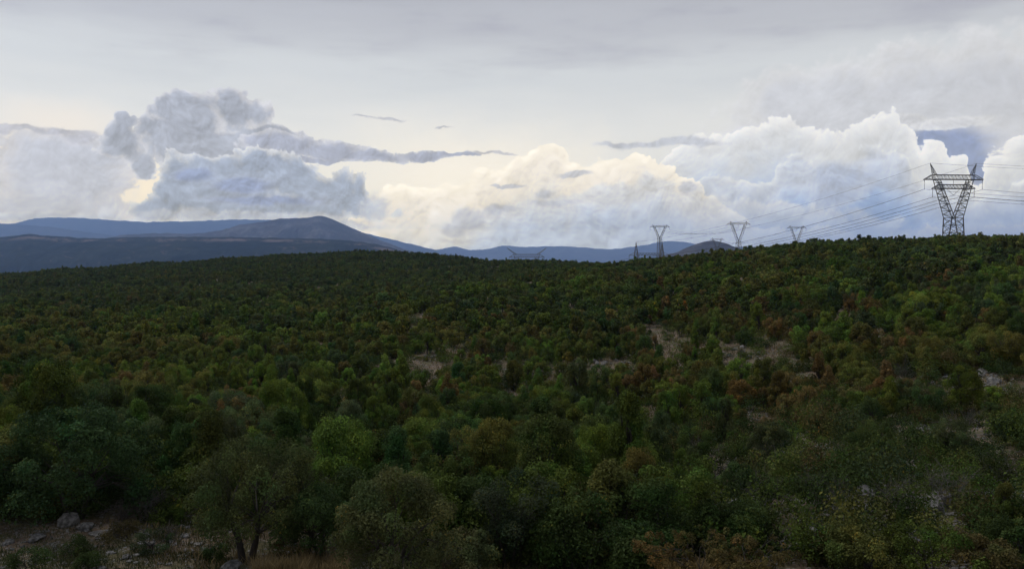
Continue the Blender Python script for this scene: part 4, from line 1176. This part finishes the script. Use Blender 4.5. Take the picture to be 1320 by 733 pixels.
def portal(px, D, label):
    x = (px - 660) / F * D; zb = float(ground(x, D)) - 0.5; s = D / F
    H = z_(312, D) + CAMZ - zb; zbm = z_(329, D) + CAMZ - zb
    root = link('portal_pylon', None, None, (x, D, zb)); tag(root, label, 'pylon', 'high-voltage pylons crossing the hills')
    mx = [(820 - px) * s, (853.5 - px) * s]; pts, tips = [], []
    for m in mx:
        q = Bars(); cs = [V3(m + a * 1.5, b * 1.5, 0) for a, b in ((-1, -1), (1, -1), (1, 1), (-1, 1))]; ct = [c * [1, 1, 0] + V3(0, 0, zbm) for c in cs]
        for c, t in zip(cs, ct): q.bar(c, t, .2)
        for k in range(4): q.cross(cs[k], ct[k], cs[(k + 1) % 4], ct[(k + 1) % 4], 8, .09)
        q.build('mast', root)
        q = Bars(); tip = V3(m, 0, H)
        for c in ct: q.bar(c, tip, .17)
        for k in range(4): q.cross(ct[k], tip, ct[(k + 1) % 4], tip, 4, .08)
        q.build('peak', root); tips.append(tip)
    q = Bars(); xl, xr = (811 - px) * s, (864 - px) * s
    for y in (-1, 1):
        q.bar(V3(xl, y, zbm), V3(xr, y, zbm), .2); q.bar(V3(mx[0], y, zbm + 1.7), V3(mx[1], y, zbm + 1.7), .15)
        n = 9
        for i in range(n):
            x0 = mx[0] + (mx[1] - mx[0]) * i / n; x1 = mx[0] + (mx[1] - mx[0]) * (i + 1) / n; xm = (x0 + x1) / 2
            q.bar(V3(x0, y, zbm), V3(xm, y, zbm + 1.7), .09); q.bar(V3(xm, y, zbm + 1.7), V3(x1, y, zbm), .09)
    for xx, t in ((xl, mx[0]), (xr, mx[1])): q.bar(V3(xx, 0, zbm), V3(t, 0, zbm + 3), .13)
    for i in range(8):
        xx = xl + (xr - xl) * i / 7; q.bar(V3(xx, -1, zbm), V3(xx, 1, zbm), .09)
    q.build('crossarm', root)
    for xx in (xl, xl * .5, 0, xr * .5, xr):
        insulator(root, V3(xx, 0, zbm), V3(xx, 0, zbm - 2.6), .2); pts.append(V3(xx, 0, zbm - 2.6))
    o = V3(x, D, zb)
    return [p + o for p in pts], [t + o for t in tips]
A2, T2 = portal(837, 640, 'flat portal pylon with two pointed peaks standing on the skyline')

# ------------------------------------------------------------------ conductors
def wire(a, b, sag, r, label, name='power_line'):
    n = 24; t = np.linspace(0, 1, n)[:, None]
    P = a + (b - a) * t; P[:, 2] -= (4 * sag * t * (1 - t))[:, 0]
    V, Fq = tubes([(P, [r] * n)], 4)
    o = link(name, mesh_np(name, V - P[0], Fq, MWIRE), None, tuple(P[0])); tag(o, label, 'power line', 'power lines between the pylons')
o1_ = sorted(A1, key=lambda p: p[0]); o2_ = sorted(A2, key=lambda p: p[0]); o3_ = sorted(A3, key=lambda p: p[0]); o0_ = sorted(A0, key=lambda p: p[0])
w5 = ['outer left tip', 'inner left arm', 'middle', 'inner right arm', 'outer right tip']
for k in range(5):
    wire(o1_[k], o2_[k], 6.5, 0.09, 'dark cable from the %s of the largest pylon down to the portal' % w5[k])
    wire(o2_[k], o3_[k], 4, 0.09, 'cable from the portal to the half hidden pylon, %s' % w5[k])
    wire(o1_[k], o0_[k], 7, 0.07, 'cable from the %s of the largest pylon leaving right' % w5[k])
for k, sd_ in enumerate(('left', 'right')):
    wire(T1[k], T2[k], 5, 0.05, 'thin earth wire from the %s horn of the largest pylon leading left' % sd_, 'earth_wire')
    wire(T1[k], T0[k], 5, 0.05, 'thin earth wire from the %s horn of the largest pylon leading right' % sd_, 'earth_wire')
for k, w in enumerate(('left', 'middle', 'right')):
    wire(B1_[k], B2_[k], 8, 0.10, 'far cable between the slender pylon and V-shaped pylon, %s one' % w)
    wire(B4_[k], B3_[k], 10, 0.10, 'far cable between the faint pylon and sunken pylon, %s one' % w)
